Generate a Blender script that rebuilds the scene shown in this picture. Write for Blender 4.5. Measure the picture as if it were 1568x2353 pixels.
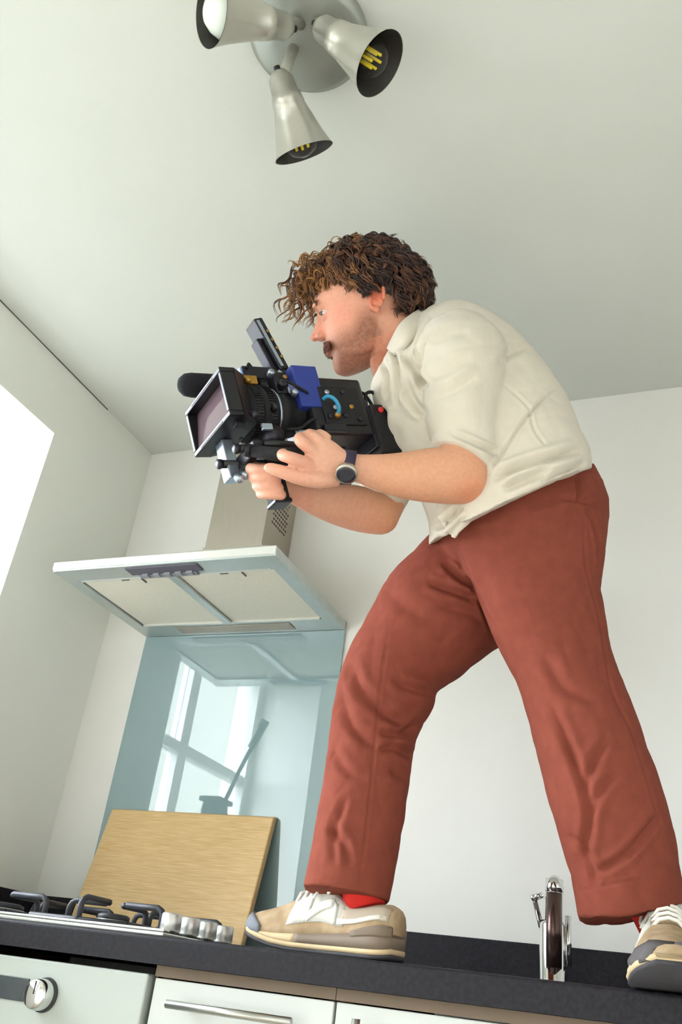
import bpy, bmesh, math, random
import numpy as np
from mathutils import Vector, Matrix, noise

random.seed(7); rng = np.random.default_rng(7)
scene = bpy.context.scene
col = scene.collection
for o in list(bpy.data.objects): bpy.data.objects.remove(o, do_unlink=True)

# ------------------------------------------------------------------ camera
CAM_C = np.array([1.43788, -1.91464, 0.84508])
CAM_R = np.array([[0.92490560, -0.37074033, 0.08426884],
                  [0.36227445, 0.79213610, -0.49120018],
                  [0.11535533, 0.48484225, 0.86696087]])      # columns: right, forward, up
FPX = 2005.27
cam = bpy.data.cameras.new('camera'); camo = bpy.data.objects.new('camera', cam); col.objects.link(camo)
cam.sensor_fit = 'VERTICAL'; cam.sensor_height = 36.0; cam.lens = FPX / 2353 * 36.0
cam.clip_start = 0.02; cam.clip_end = 200
_r, _f, _u = CAM_R[:, 0], CAM_R[:, 1], CAM_R[:, 2]
camo.matrix_world = Matrix(((_r[0], _u[0], -_f[0], CAM_C[0]), (_r[1], _u[1], -_f[1], CAM_C[1]),
                            (_r[2], _u[2], -_f[2], CAM_C[2]), (0, 0, 0, 1)))
scene.camera = camo
vs = scene.view_settings
vs.view_transform = 'Standard'; vs.look = 'None'; vs.gamma = 1.0; vs.use_curve_mapping = False
vs.exposure = 0.72

# ------------------------------------------------------------------ daylight: an even overcast sky
SKY = 15.0
world = bpy.data.worlds.new('world'); scene.world = world; world.use_nodes = True
bg = world.node_tree.nodes['Background']
bg.inputs['Strength'].default_value = SKY
_wt = world.node_tree; _g = _wt.nodes.new('ShaderNodeTexCoord'); _sx = _wt.nodes.new('ShaderNodeSeparateXYZ'); _mr = _wt.nodes.new('ShaderNodeMapRange'); _mc = _wt.nodes.new('ShaderNodeMix'); _mc.data_type = 'RGBA'
_mr.inputs[1].default_value = -0.08; _mr.inputs[2].default_value = 0.02
_wt.links.new(_g.outputs['Generated'], _sx.inputs[0]); _wt.links.new(_sx.outputs['Z'], _mr.inputs[0]); _wt.links.new(_mr.outputs[0], _mc.inputs[0])
_mc.inputs[6].default_value = (0.05, 0.052, 0.045, 1); _mc.inputs[7].default_value = (0.90, 0.97, 1.06, 1)      # ground, overcast sky
_wt.links.new(_mc.outputs[2], bg.inputs['Color'])

# room numbers (metres); back wall is y=0, room towards -y, left wall is x=XL
XL, XR, YB, H = -0.1512, 2.30, -3.75, 2.2966
TOP, FRONT = 0.90, -0.60

def portal(name, loc, rot, sx, sy):
    l = bpy.data.lights.new(name, 'AREA'); l.shape = 'RECTANGLE'; l.size = sx; l.size_y = sy
    l.cycles.is_portal = True
    o = bpy.data.objects.new(name, l); col.objects.link(o); o.location = loc; o.rotation_euler = rot
portal('window_portal', (XL - 0.36, -0.975, 1.54), (0, -math.pi / 2, 0), 1.1, 1.1)

# ------------------------------------------------------------------ helpers
def D(u, v, d):
    """a point seen at pixel (u, v) of the 1568x2353 photograph, d metres deep"""
    return CAM_C + d * (CAM_R @ np.array([(u - 784) / FPX, 1, -(v - 1176.5) / FPX]))
def ray(u, v):
    r = CAM_R @ np.array([(u - 784) / FPX, 1, -(v - 1176.5) / FPX]); return r / np.linalg.norm(r)
def atz(u, v, z):
    r = ray(u, v); return CAM_C + r * ((z - CAM_C[2]) / r[2])
def aty(u, v, y):
    r = ray(u, v); return CAM_C + r * ((y - CAM_C[1]) / r[1])
def nrm(v):
    v = np.asarray(v, float); return v / np.linalg.norm(v)
def lin(c):
    return tuple(((x / 255) / 12.92 if x / 255 <= 0.04045 else ((x / 255 + 0.055) / 1.055) ** 2.4) for x in c)

def mat(name, c, rough=0.5, metal=0.0, vary=0.0, vscale=20, bump=0.0, bscale=200, spec=0.5, coat=0.0, c2=None, stretch=None, trans=0.0, attr=None, sheen=0.0, detail=4):
    m = bpy.data.materials.new(name); m.use_nodes = True
    nt = m.node_tree; b = nt.nodes['Principled BSDF']
    rgb = lin(c)
    b.inputs['Base Color'].default_value = (*rgb, 1); b.inputs['Roughness'].default_value = rough
    b.inputs['Metallic'].default_value = metal; b.inputs['Specular IOR Level'].default_value = spec
    b.inputs['Coat Weight'].default_value = coat; b.inputs['Coat Roughness'].default_value = 0.03
    b.inputs['Transmission Weight'].default_value = trans
    if sheen: b.inputs['Sheen Weight'].default_value = sheen; b.inputs['Sheen Roughness'].default_value = 0.5
    tc = nt.nodes.new('ShaderNodeTexCoord'); src = tc.outputs['Object']
    if stretch:
        mp = nt.nodes.new('ShaderNodeMapping'); mp.inputs['Scale'].default_value = stretch
        nt.links.new(src, mp.inputs['Vector']); src = mp.outputs['Vector']
    base = None
    if attr:
        at = nt.nodes.new('ShaderNodeAttribute'); at.attribute_name = attr; base = at.outputs['Color']
        nt.links.new(base, b.inputs['Base Color'])
    if vary or c2:
        n = nt.nodes.new('ShaderNodeTexNoise'); n.inputs['Scale'].default_value = vscale; n.inputs['Detail'].default_value = detail
        nt.links.new(src, n.inputs['Vector'])
        mx = nt.nodes.new('ShaderNodeMix'); mx.data_type = 'RGBA'
        if base is not None:
            mx.blend_type = 'MULTIPLY'; mx.inputs[0].default_value = 1.0
            rp = nt.nodes.new('ShaderNodeMapRange'); rp.inputs[1].default_value = 0.3; rp.inputs[2].default_value = 0.7
            rp.inputs[3].default_value = 1 - vary; rp.inputs[4].default_value = 1 + vary
            nt.links.new(n.outputs['Fac'], rp.inputs[0]); nt.links.new(base, mx.inputs[6]); nt.links.new(rp.outputs[0], mx.inputs[7])
        else:
            d = lin(c2) if c2 else tuple(x * (1 - vary) for x in rgb)
            rp = nt.nodes.new('ShaderNodeMapRange'); rp.inputs[1].default_value = 0.35; rp.inputs[2].default_value = 0.65
            nt.links.new(n.outputs['Fac'], rp.inputs[0]); nt.links.new(rp.outputs[0], mx.inputs[0])
            mx.inputs[6].default_value = (*rgb, 1); mx.inputs[7].default_value = (*d, 1)
        nt.links.new(mx.outputs[2], b.inputs['Base Color'])
    if bump:
        n2 = nt.nodes.new('ShaderNodeTexNoise'); n2.inputs['Scale'].default_value = bscale; n2.inputs['Detail'].default_value = 3
        nt.links.new(src, n2.inputs['Vector'])
        bp = nt.nodes.new('ShaderNodeBump'); bp.inputs['Strength'].default_value = bump; bp.inputs['Distance'].default_value = 0.002
        nt.links.new(n2.outputs['Fac'], bp.inputs['Height']); nt.links.new(bp.outputs['Normal'], b.inputs['Normal'])
    return m

class MB:
    """collects shapes into one mesh"""
    def __init__(s): s.v = []; s.f = []; s.sm = []
    def add(s, v, f, smooth=False):
        n = len(s.v); s.v += [tuple(map(float, p)) for p in v]; s.f += [tuple(i + n for i in q) for q in f]; s.sm += [smooth] * len(f); return s
    def box(s, a, b, M=None, bev=0.0):
        a = np.minimum(a, b).astype(float) if False else np.array(a, float); b = np.array(b, float)
        a, b = np.minimum(a, b), np.maximum(a, b)
        if bev:
            bm = bmesh.new(); bmesh.ops.create_cube(bm, size=1)
            for q in bm.verts: q.co = Vector([(a[i] + b[i]) / 2 + q.co[i] * (b[i] - a[i]) for i in range(3)])
            bmesh.ops.bevel(bm, geom=bm.edges[:], offset=bev, segments=2, affect='EDGES', profile=0.5)
            bm.verts.index_update(); V = [np.array(q.co) for q in bm.verts]; Fc = [[q.index for q in p.verts] for p in bm.faces]; bm.free()
        else:
            V = [np.array([(a, b)[i][0], (a, b)[j][1], (a, b)[k][2]]) for i in (0, 1) for j in (0, 1) for k in (0, 1)]
            Fc = [(0, 1, 3, 2), (4, 6, 7, 5), (0, 4, 5, 1), (2, 3, 7, 6), (0, 2, 6, 4), (1, 5, 7, 3)]
        if M is not None: V = [M(p) for p in V]
        return s.add(V, Fc, False)
    def loft(s, rings, cap=True, smooth=True):
        n = len(rings[0]); V = [p for r in rings for p in r]; Fc = []
        for i in range(len(rings) - 1):
            for j in range(n):
                k = (j + 1) % n; Fc.append((i * n + j, i * n + k, (i + 1) * n + k, (i + 1) * n + j))
        if cap:
            Fc.append(tuple(reversed(range(n)))); Fc.append(tuple((len(rings) - 1) * n + j for j in range(n)))
        return s.add(V, Fc, smooth)
    def tube(s, pts, r, n=12, cap=True, smooth=True, flat=1.0, upv=None):
        pts = [np.array(p, float) for p in pts]; rs = r if hasattr(r, '__len__') else [r] * len(pts)
        rings = []; prev = None
        for i, p in enumerate(pts):
            t = nrm(pts[min(i + 1, len(pts) - 1)] - pts[max(i - 1, 0)])
            if prev is None:
                a = np.array(upv, float) if upv is not None else (np.array([0, 0, 1.]) if abs(t[2]) < .9 else np.array([1., 0, 0]))
            else: a = prev
            x = nrm(a - t * (a @ t)); prev = x; y = np.cross(t, x)
            rings.append([p + rs[i] * (math.cos(q) * x * flat + math.sin(q) * y) for q in np.linspace(0, 2 * math.pi, n, endpoint=False)])
        return s.loft(rings, cap, smooth)
    def lathe(s, prof, o, ax, n=32, smooth=True, cap=True):
        """profile [(along, radius)] around axis ax from origin o"""
        ax = nrm(ax); a = np.array([0, 0, 1.]) if abs(ax[2]) < .9 else np.array([1., 0, 0])
        x = nrm(np.cross(ax, a)); y = np.cross(ax, x); o = np.array(o, float)
        rings = [[o + ax * h + r * (math.cos(q) * x + math.sin(q) * y) for q in np.linspace(0, 2 * math.pi, n, endpoint=False)] for h, r in prof]
        return s.loft(rings, cap, smooth)
    def ell(s, c, ax, n=16, m=10):
        """ellipsoid with three half-axis vectors"""
        c = np.array(c, float); ax = [np.array(q, float) for q in ax]
        rings = [[c + math.sin(t) * (math.cos(p) * ax[0] + math.sin(p) * ax[1]) - math.cos(t) * ax[2] for p in np.linspace(0, 2 * math.pi, n, endpoint=False)]
                 for t in np.linspace(0.12, math.pi - 0.12, m)]
        return s.loft(rings, True, True)
    def mesh(s, name):
        me = bpy.data.meshes.new(name); me.from_pydata(s.v, [], s.f); me.validate(); me.update()
        if len(me.polygons) == len(s.sm): me.polygons.foreach_set('use_smooth', s.sm)
        bm = bmesh.new(); bm.from_mesh(me); bmesh.ops.recalc_face_normals(bm, faces=bm.faces[:]); bm.to_mesh(me); bm.free()
        return me
    def build(s, name, m, parent=None, loc=None, bev=0.0):
        o = bpy.data.objects.new(name, s.mesh(name)); col.objects.link(o)
        if m is not None: o.data.materials.append(m)
        if bev:
            q = o.modifiers.new('bevel', 'BEVEL'); q.width = bev; q.segments = 2; q.limit_method = 'ANGLE'
        if parent is not None:
            o.parent = parent; o.matrix_parent_inverse = parent.matrix_world.inverted() if parent.type == 'EMPTY' else Matrix.Identity(4)
        return o

def tag(o, label=None, cat=None, group=None, kind=None):
    for k, v in (('label', label), ('category', cat), ('group', group), ('kind', kind)):
        if v: o[k] = v
    return o
def empty(name, loc, label=None, cat=None, group=None):
    o = bpy.data.objects.new(name, None); col.objects.link(o); o.location = Vector(loc); o.empty_display_size = 0.05
    bpy.context.view_layer.update()
    return tag(o, label, cat, group)
def struct(name, mb, m, parent=None, bev=0.0):
    o = mb.build(name, m, parent, bev=bev)
    if parent is None: o['kind'] = 'structure'
    return o

def smoothpath(P, k=4):
    P = np.array(P, float); out = []
    for i in range(len(P) - 1):
        p0, p1, p2, p3 = P[max(i - 1, 0)], P[i], P[i + 1], P[min(i + 2, len(P) - 1)]
        for j in range(k):
            t = j / k
            out.append(.5 * ((2 * p1) + (-p0 + p2) * t + (2 * p0 - 5 * p1 + 4 * p2 - p3) * t * t + (-p0 + 3 * p1 - 3 * p2 + p3) * t ** 3))
    out.append(P[-1]); return np.array(out)

# ------------------------------------------------------------------ materials of the room
M_wall = mat('wall_paint', (236, 234, 228), 0.6, vary=0.02, vscale=3, bump=0.08, bscale=120, spec=0.3)
M_wleft = mat('left_wall_paint', (238, 240, 232), 0.6, vary=0.02, vscale=3, bump=0.08, bscale=120, spec=0.3)
M_ceil = mat('ceiling_paint', (212, 214, 206), 0.7, vary=0.02, vscale=2, bump=0.06, bscale=90, spec=0.2)
M_floor = mat('floor_boards', (214, 202, 184), 0.45, vary=0.15, vscale=6, stretch=(1, 8, 1))
M_frame = mat('window_paint', (240, 240, 236), 0.35)
M_steel = mat('brushed_steel', (196, 196, 190), 0.32, 1.0, vary=0.1, vscale=40, stretch=(1, 20, 20))
M_chrome = mat('chrome', (225, 225, 225), 0.07, 1.0)
M_white = mat('cabinet_white', (204, 206, 201), 0.35, vary=0.01)
M_black = mat('black_plastic', (26, 26, 30), 0.42)
M_iron = mat('cast_iron', (48, 49, 56), 0.5, vary=0.2, vscale=60)
M_dark = mat('worktop_laminate', (26, 24, 29), 0.5, c2=(38, 36, 42), vscale=140, bump=0.05, detail=6, spec=.22)
M_glass = bpy.data.materials.new('pane_glass'); M_glass.use_nodes = True
_nt = M_glass.node_tree; _nt.nodes.remove(_nt.nodes['Principled BSDF'])
_tr = _nt.nodes.new('ShaderNodeBsdfTransparent'); _gl = _nt.nodes.new('ShaderNodeBsdfGlossy'); _gl.inputs['Roughness'].default_value = 0.02
_mx = _nt.nodes.new('ShaderNodeMixShader'); _lw = _nt.nodes.new('ShaderNodeLayerWeight'); _lw.inputs['Blend'].default_value = .5; _pw = _nt.nodes.new('ShaderNodeMath'); _pw.operation = 'POWER'; _pw.inputs[1].default_value = 4.5
_nt.links.new(_lw.outputs['Facing'], _pw.inputs[0]); _fr = _nt.nodes.new('ShaderNodeMapRange'); _fr.inputs[3].default_value = .025; _fr.inputs[4].default_value = .8; _nt.links.new(_pw.outputs[0], _fr.inputs[0])
_nt.links.new(_fr.outputs[0], _mx.inputs[0]); _nt.links.new(_tr.outputs[0], _mx.inputs[1]); _nt.links.new(_gl.outputs[0], _mx.inputs[2])
_nt.links.new(_mx.outputs[0], _nt.nodes['Material Output'].inputs['Surface'])

# ------------------------------------------------------------------ the room shell
WT = 0.42                                   # thick outer wall
WY0, WY1, WZ0, WZ1 = -1.533, -0.417, 0.98, 2.0957   # window opening in the left wall
FY0, FY1, FZ0, FZ1 = -3.5, -1.95, 0.06, 2.1          # glazed doors further along the left wall
struct('floor', MB().box((XL - WT, YB - .2, -.1), (XR + .2, .2, 0)), M_floor)
struct('ceiling', MB().box((XL - WT, YB - .2, H), (XR + .2, .2, H + .12)), M_ceil)
tag(MB().box((XL, -.98, H - .0022), (XL + .0022, -.25, H)).build('trim_2', mat('hairline_crack', (96, 98, 88), .9)), kind='structure')
struct('wall_back', MB().box((XL - WT, 0, 0), (XR + .2, .2, H)), M_wall)
m = MB()
m.box((XL - WT, WY1, 0), (XL, 0, H)); m.box((XL - WT, FY1, 0), (XL, WY0, H)); m.box((XL - WT, YB, 0), (XL, FY0, H))
m.box((XL - WT, FY0, FZ1), (XL, FY1, H)); m.box((XL - WT, FY0, 0), (XL, FY1, FZ0))
m.box((XL - WT, WY0, 0), (XL, WY1, WZ0)); m.box((XL - WT, WY0, WZ1), (XL, WY1, H))
struct('wall_left', m, M_wleft)
# right wall, and the wall behind the photographer with its own wide window
struct('wall_right', MB().box((XR, YB, 0), (XR + .2, 0, H)), M_wall)
struct('wall_front', MB().box((XL, YB - .2, 0), (XR, YB, H)), M_wall)
portal('glazed_door_portal', (XL - .36, (FY0 + FY1) / 2, (FZ0 + FZ1) / 2), (0, -math.pi / 2, 0), FZ1 - FZ0, FY1 - FY0)

def window(name, P0, ax, az, w, h, nx, zt, t=0.05, depth=0.06, nrmv=(1, 0, 0)):
    """frame with mullions and a transom; each pane is a piece of its own"""
    ax, az, nv = map(lambda q: np.array(q, float), (ax, az, nrmv)); P0 = np.array(P0, float)
    T = lambda q: P0 + ax * q[0] + az * q[1] + nv * q[2]
    m = MB()
    m.box((0, 0, 0), (w, t, depth), T); m.box((0, h - t, 0), (w, h, depth), T); m.box((0, t, 0), (t, h - t, depth), T); m.box((w - t, t, 0), (w, h - t, depth), T)
    root = struct(name, m, M_frame)
    xs = [t + (w - 2 * t) * i / nx for i in range(nx + 1)]
    for x in xs[1:-1]: MB().box((x - .03, t, .005), (x + .03, h - t, depth - .005), T).build('mullion', M_frame, root)
    MB().box((t, zt - .02, .008), (w - t, zt + .02, depth - .008), T).build('transom', M_frame, root)
    for i in range(nx):
        for z0, z1 in ((t, zt - .02), (zt + .02, h - t)):
            MB().box((xs[i] + .03 * (i > 0), z0, .025), (xs[i + 1] - .03 * (i < nx - 1), z1, .031), T).build('pane', M_glass, root)
    return root
window('window_1', (XL - 0.34, WY0, WZ0), (0, 1, 0), (0, 0, 1), WY1 - WY0, WZ1 - WZ0, 2, 0.63)
window('window_2', (XL - 0.34, FY0, FZ0), (0, 1, 0), (0, 0, 1), FY1 - FY0, FZ1 - FZ0, 2, 0.7)
tag(MB().box((XL - .33, WY0 + .002, WZ0 - .0), (XL + .03, WY1 - .002, WZ0 + .025)).build('trim_1', M_frame), kind='structure')

# ------------------------------------------------------------------ kitchen run
M_glassblue = mat('painted_glass', (139, 164, 168), 0.01, coat=1.0, spec=0.6)
M_glassblue.node_tree.nodes['Principled BSDF'].inputs['Coat IOR'].default_value = 1.95; M_glassblue.node_tree.nodes['Principled BSDF'].inputs['Coat Roughness'].default_value = 0.0
tag(MB().box((0.0, -.008, TOP + .004), (.6, 0.0, 1.662)).build('glass_splashback', M_glassblue, bev=.001),
    'blue-grey glossy glass splashback panel on the wall below the extractor hood', 'splashback')

SX0, SX1, SY0, SY1 = 1.03, 1.26, -.50, -.17       # sink cut-out
m = MB(); X1 = XR - .002; X0 = XL + .002
m.box((X0, FRONT, .86), (X1, SY0, TOP)); m.box((X0, SY0, .86), (SX0, -.001, TOP)); m.box((SX1, SY0, .86), (X1, -.001, TOP)); m.box((SX0, SY1, .86), (SX1, -.001, TOP))
wt = tag(m.build('worktop', M_dark), 'dark grey laminate worktop running along the wall under the man\'s shoes', 'worktop')
me = wt.data; bm = bmesh.new(); bm.from_mesh(me); 
es = [e for e in bm.edges if all(abs(v.co.y - FRONT) < 1e-5 and abs(v.co.z - TOP) < 1e-5 for v in e.verts)]
bmesh.ops.bevel(bm, geom=es, offset=.006, segments=4, affect='EDGES', profile=.5); bm.to_mesh(me); bm.free()
MB().box((.604, -.02, TOP), (X1, -.001, .9834)).build('upstand', M_dark, wt, bev=.002)
MB().box((X0, -.02, TOP), (-.004, -.001, .9834)).build('upstand', M_dark, wt, bev=.002)
MB().box((X0, FRONT + .01, TOP), (X0 + .018, -.021, .9834)).build('upstand', M_dark, wt, bev=.002)
# sink bowl
sk = empty('sink', (1.145, -.335, TOP), 'stainless steel sink bowl set into the worktop by the tap', 'sink')
m = MB(); g = .004
m.box((SX0 - .012, SY0 - .012, TOP), (SX1 + .012, SY0 + g, TOP + .003)); m.box((SX0 - .012, SY1 - g, TOP), (SX1 + .012, SY1 + .012, TOP + .003))
m.box((SX0 - .012, SY0 + g, TOP), (SX0 + g, SY1 - g, TOP + .003)); m.box((SX1 - g, SY0 + g, TOP), (SX1 + .012, SY1 - g, TOP + .003))
m.build('rim', M_steel, sk)
m = MB()
m.box((SX0 + .001, SY0 + .001, .74), (SX0 + g, SY1 - .001, TOP)); m.box((SX1 - g, SY0 + .001, .74), (SX1 - .001, SY1 - .001, TOP))
m.box((SX0 + g, SY0 + .001, .74), (SX1 - g, SY0 + g, TOP)); m.box((SX0 + g, SY1 - g, .74), (SX1 - g, SY1 - .001, TOP)); m.box((SX0 + g, SY0 + g, .74), (SX1 - g, SY1 - g, .744))
m.build('bowl', M_steel, sk)
MB().lathe([(0, .028), (.004, .028), (.004, .018)], (1.145, -.335, .744), (0, 0, 1)).build('drain', M_chrome, sk)

M_carc = mat('cabinet_carcass', (116, 98, 80), 0.6, vary=0.1)
M_gap = mat('shadow_gap_black', (30, 26, 26), 0.7)
M_plinth = mat('plinth', (210, 210, 204), 0.5)
def bar(m, a, b, r=.006):
    m.tube([a, b], r, 12)
def cabinet(x0, x1, label, kind):
    r = empty('base_cabinet', ((x0 + x1) / 2, -.3, 0), label, 'cabinet', 'white base cabinets under the worktop')
    m = MB(); y0, y1 = -.56, -.002; t = .018
    ztop = .73 if kind == 'door' else .8595
    m.box((x0, y0, .1), (x0 + t, y1, .8595)); m.box((x1 - t, y0, .1), (x1, y1, .8595)); m.box((x0 + t, y1 - .008, .1), (x1 - t, y1, .8595)); m.box((x0 + t, y0, .1), (x1 - t, y1 - .008, .118))
    m.build('carcass', M_carc, r)
    MB().box((x0 + .0005, -.5855, .844), (x1 - .0005, -.5605, .8595)).build('rail', M_carc, r)
    MB().box((x0, -.52, .0), (x1, -.505, .0995)).build('plinth', M_plinth, r)
    if kind == 'drawer':
        for i, (z0, z1) in enumerate(((.70, .842), (.42, .697), (.11, .417))):
            d = MB().box((x0 + .002, -.585, z0), (x1 - .002, -.561, z1)).build('drawer_front', M_white, r, bev=.0015)
            zc = z1 - .032
            m = MB(); bar(m, (x0 + .048, -.615, zc), (x1 - .052, -.615, zc), .006)
            bar(m, (x0 + .07, -.584, zc), (x0 + .07, -.615, zc), .0045); bar(m, (x1 - .074, -.584, zc), (x1 - .074, -.615, zc), .0045)
            m.build('handle', M_steel, d)
    else:
        n = 2 if x1 - x0 > .55 else 1; w = (x1 - x0) / n
        for i in range(n):
            d = MB().box((x0 + i * w + .002, -.585, .11), (x0 + (i + 1) * w - .002, -.561, .842)).build('door', M_white, r, bev=.0015)
            xh = x0 + i * w + (.045 if i == 0 else .045)
            m = MB(); bar(m, (xh, -.615, .825), (xh, -.615, .64), .006)
            bar(m, (xh, -.584, .80), (xh, -.615, .80), .0045); bar(m, (xh, -.584, .66), (xh, -.615, .66), .0045)
            m.build('handle', M_steel, d)
cabinet(.603, .909, 'narrow white drawer cabinet with a steel bar handle right of the oven', 'drawer')
cabinet(.909, 1.509, 'white double-door cabinet with vertical bar handles below the tap', 'door')
cabinet(1.509, 2.109, 'white cabinet at the right end of the worktop', 'door')
cabinet(X0 + .001, -.003, 'slim white filler cabinet left of the oven by the window wall', 'door')

# oven
ov = empty('built_in_oven', (.3, -.3, 0), 'white built-in oven with a silver dial below the gas hob', 'oven')
M_ovenw = mat('oven_enamel', (186, 193, 186), 0.3, vary=0.015)
M_display = mat('oven_display', (44, 54, 64), 0.12, c2=(70, 76, 80), vscale=8, coat=.5)
MB().box((.002, -.555, .11), (.6, -.002, .843)).build('body', mat('oven_casing', (40, 36, 36), .6), ov)
MB().box((.004, -.59, .742), (.594, -.556, .846)).build('control_panel', M_ovenw, ov, bev=.003)
MB().box((.6005, -.575, .11), (.6028, -.556, .85)).build('side_gap', mat('gap_strip', (92, 66, 60), .6), ov)
MB().box((.20, -.5925, .783), (.372, -.5895, .8165)).build('display', M_display, ov, bev=.001)
kn = MB().lathe([(0, .0215), (.004, .0235), (.026, .0215), (.029, .019)], (.408, -.590, .797), (0, -1, 0), 40).build('dial', M_chrome, ov)
MB().box((.4070, -.6195, .797), (.4090, -.6188, .816)).build('dial_mark', M_black, kn)
MB().lathe([(0, .0255), (.006, .0245)], (.408, -.5895, .797), (0, -1, 0), 40).build('dial_collar', mat('dial_rubber', (58, 58, 60), .5), kn)
MB().lathe([(0, .0215), (.004, .0235), (.026, .0215), (.029, .019)], (.12, -.590, .797), (0, -1, 0), 40).build('dial', M_chrome, ov)
dr = MB().box((.004, -.59, .13), (.594, -.556, .738)).build('oven_door', M_ovenw, ov, bev=.003)
MB().box((.07, -.592, .2), (.53, -.5895, .62)).build('door_glass', mat('oven_glass', (22, 24, 28), .05, coat=1), dr)
m = MB(); bar(m, (.06, -.632, .69), (.54, -.632, .69), .008); bar(m, (.09, -.59, .69), (.09, -.632, .69), .006); bar(m, (.51, -.59, .69), (.51, -.632, .69), .006)
m.build('handle', M_steel, dr)

# gas hob
hb = empty('gas_hob', (.3, -.32, TOP), 'stainless gas hob with black pan supports and four silver knobs', 'hob')
M_tray = mat('hob_steel', (214, 214, 208), 0.3, 0.85, vary=0.06, vscale=30)
hx0, hx1, hy0, hy1 = .012, .592, -.567, -.108
m = MB(); m.box((hx0, hy0, TOP + .0004), (hx1, hy1, TOP + .007), bev=.002)
m.box((hx0, hy0, TOP + .0065), (hx1, hy0 + .02, TOP + .012), bev=.002)
m.build('tray', M_tray, hb)
knobm = MB().lathe([(0, .010), (.006, .010), (.006, .0165), (.008, .018), (.031, .0175), (.034, .0155)], (0, 0, 0), (0, 0, 1), 28).mesh('knob')
knobm.materials.append(mat('knob_silver', (212, 212, 210), .35, .8))
for y in (-.492, -.428, -.364, -.300):
    o = bpy.data.objects.new('knob', knobm); col.objects.link(o); o.location = (.556, y, TOP + .007); o.parent = hb; o.matrix_parent_inverse = hb.matrix_world.inverted()
    k = MB().lathe([(0, .0145), (.003, .0135)], (.556, y, TOP + .007), (0, 0, 1), 24).build('knob_collar', M_black, hb)
burn = [(.14, -.4415, .05), (.14, -.223, .038), (.4025, -.4415, .034), (.4025, -.223, .046)]
for bx_, by_, br in burn:
    MB().lathe([(0, br), (.010, br), (.012, br * .9), (.016, br * .9), (.017, br * .7)], (bx_, by_, TOP + .007), (0, 0, 1), 32).build('burner', mat('burner_ring', (196, 196, 190), .35, .7), hb)
    MB().lathe([(0, br * .86), (.006, br * .86), (.009, br * .7)], (bx_, by_, TOP + .024), (0, 0, 1), 32).build('burner_cap', M_iron, hb)
def bend(m, a, b, h, r, foot=True):
    """a pan-support finger: rises from its foot at a and runs level to b"""
    a = np.array(a, float); b = np.array(b, float); d = nrm(b - a); up = np.array([0, 0, 1.])
    pts = [a, a + up * (h - .012), a + up * (h - .004) + d * .004, a + up * h + d * .012, b + up * h]
    m.tube(pts, r, 8)
zt = TOP + .007
for sx in (0, 1):
    x0, x1 = (.035, .245) if sx == 0 else (.30, .505)
    xc = (x0 + x1) / 2
    for y0, y1 in ((-.545, -.338), (-.324, -.122)):
        yc = (y0 + y1) / 2
        g = empty('pan_support', (xc, yc, zt)); g.parent = hb; g.matrix_parent_inverse = hb.matrix_world.inverted()
        bpy.context.view_layer.update()
        for a, b in (((x0, yc, zt), (xc - .022, yc, zt)), ((x1, yc, zt), (xc + .022, yc, zt)), ((xc, y0, zt), (xc, yc - .022, zt)), ((xc, y1, zt), (xc, yc + .022, zt))):
            m = MB(); bend(m, a, b, .043, .0056); m.build('finger', M_iron, g)
        m = MB()
        cor = [(x0, y0), (x1, y0), (x1, y1), (x0, y1)]
        for i in range(4):
            (ax_, ay_), (bx2, by2) = cor[i], cor[(i + 1) % 4]
            m.tube([(ax_, ay_, zt + .006), (bx2, by2, zt + .006)], .005, 8)
        m.build('frame', M_iron, g)

# extractor hood
HZ, HD = 1.662, .4296
hd = empty('extractor_hood', (.3, 0, HZ), 'stainless steel chimney extractor hood above the gas hob', 'hood')
M_hood = mat('hood_steel', (196, 204, 202), 0.34, .6, vary=0.08, vscale=30, stretch=(20, 1, 1))
M_hoodlt = mat('hood_edge', (226, 226, 220), 0.3, 0.6)
M_chim = mat('chimney_steel', (188, 180, 168), 0.38, 0.9, vary=0.06, vscale=20, stretch=(20, 20, 1))
m = MB(); e = .03
T0, T1 = HZ, HZ + .022
# canopy: rim ring + flat soffit frame
fl = [(0.035, .565, -HD + .062, -.075)]
fx0, fx1, fy0, fy1 = .035, .565, -HD + .062, -.078
m.box((0, -HD, T0 + .004), (.6, -HD + .004, T1)); m.build('front_edge', M_hoodlt, hd)
m = MB()
m.box((0, -HD + .0041, T0), (.6, fy0, T0 + .006)); m.box((0, fy1, T0), (.6, -.009, T0 + .006)); m.box((0, fy0, T0), (fx0, fy1, T0 + .006)); m.box((fx1, fy0, T0), (.6, fy1, T0 + .006))
m.box((0, -HD + .0041, T0 + .006), (.004, -.009, T1)); m.box((.596, -HD + .0041, T0 + .006), (.6, -.009, T1))
m.build('soffit', M_hood, hd)
cx0, cx1, cyf = .232, .402, -.158
Zc = 1.842
b4 = [(0, -HD, T1), (.6, -HD, T1), (.6, -.001, T1), (0, -.001, T1)]; t4 = [(cx0, cyf, Zc), (cx1, cyf, Zc), (cx1, -.001, Zc), (cx0, -.001, Zc)]
m = MB(); m.add(b4 + t4, [(0, 1, 5, 4), (1, 2, 6, 5), (2, 3, 7, 6), (3, 0, 4, 7), (4, 5, 6, 7)]); m.build('canopy', M_hoodlt, hd)
ch = MB().box((cx0, cyf, Zc - .002), (cx1, -.001, H - .0005)).build('chimney', M_chim, hd, bev=.001)
m = MB(); m.box((cx0 - .003, cyf - .003, Zc - .006), (cx1 + .003, -.001, Zc + .004)); m.build('chimney_collar', M_chim, hd)
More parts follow.
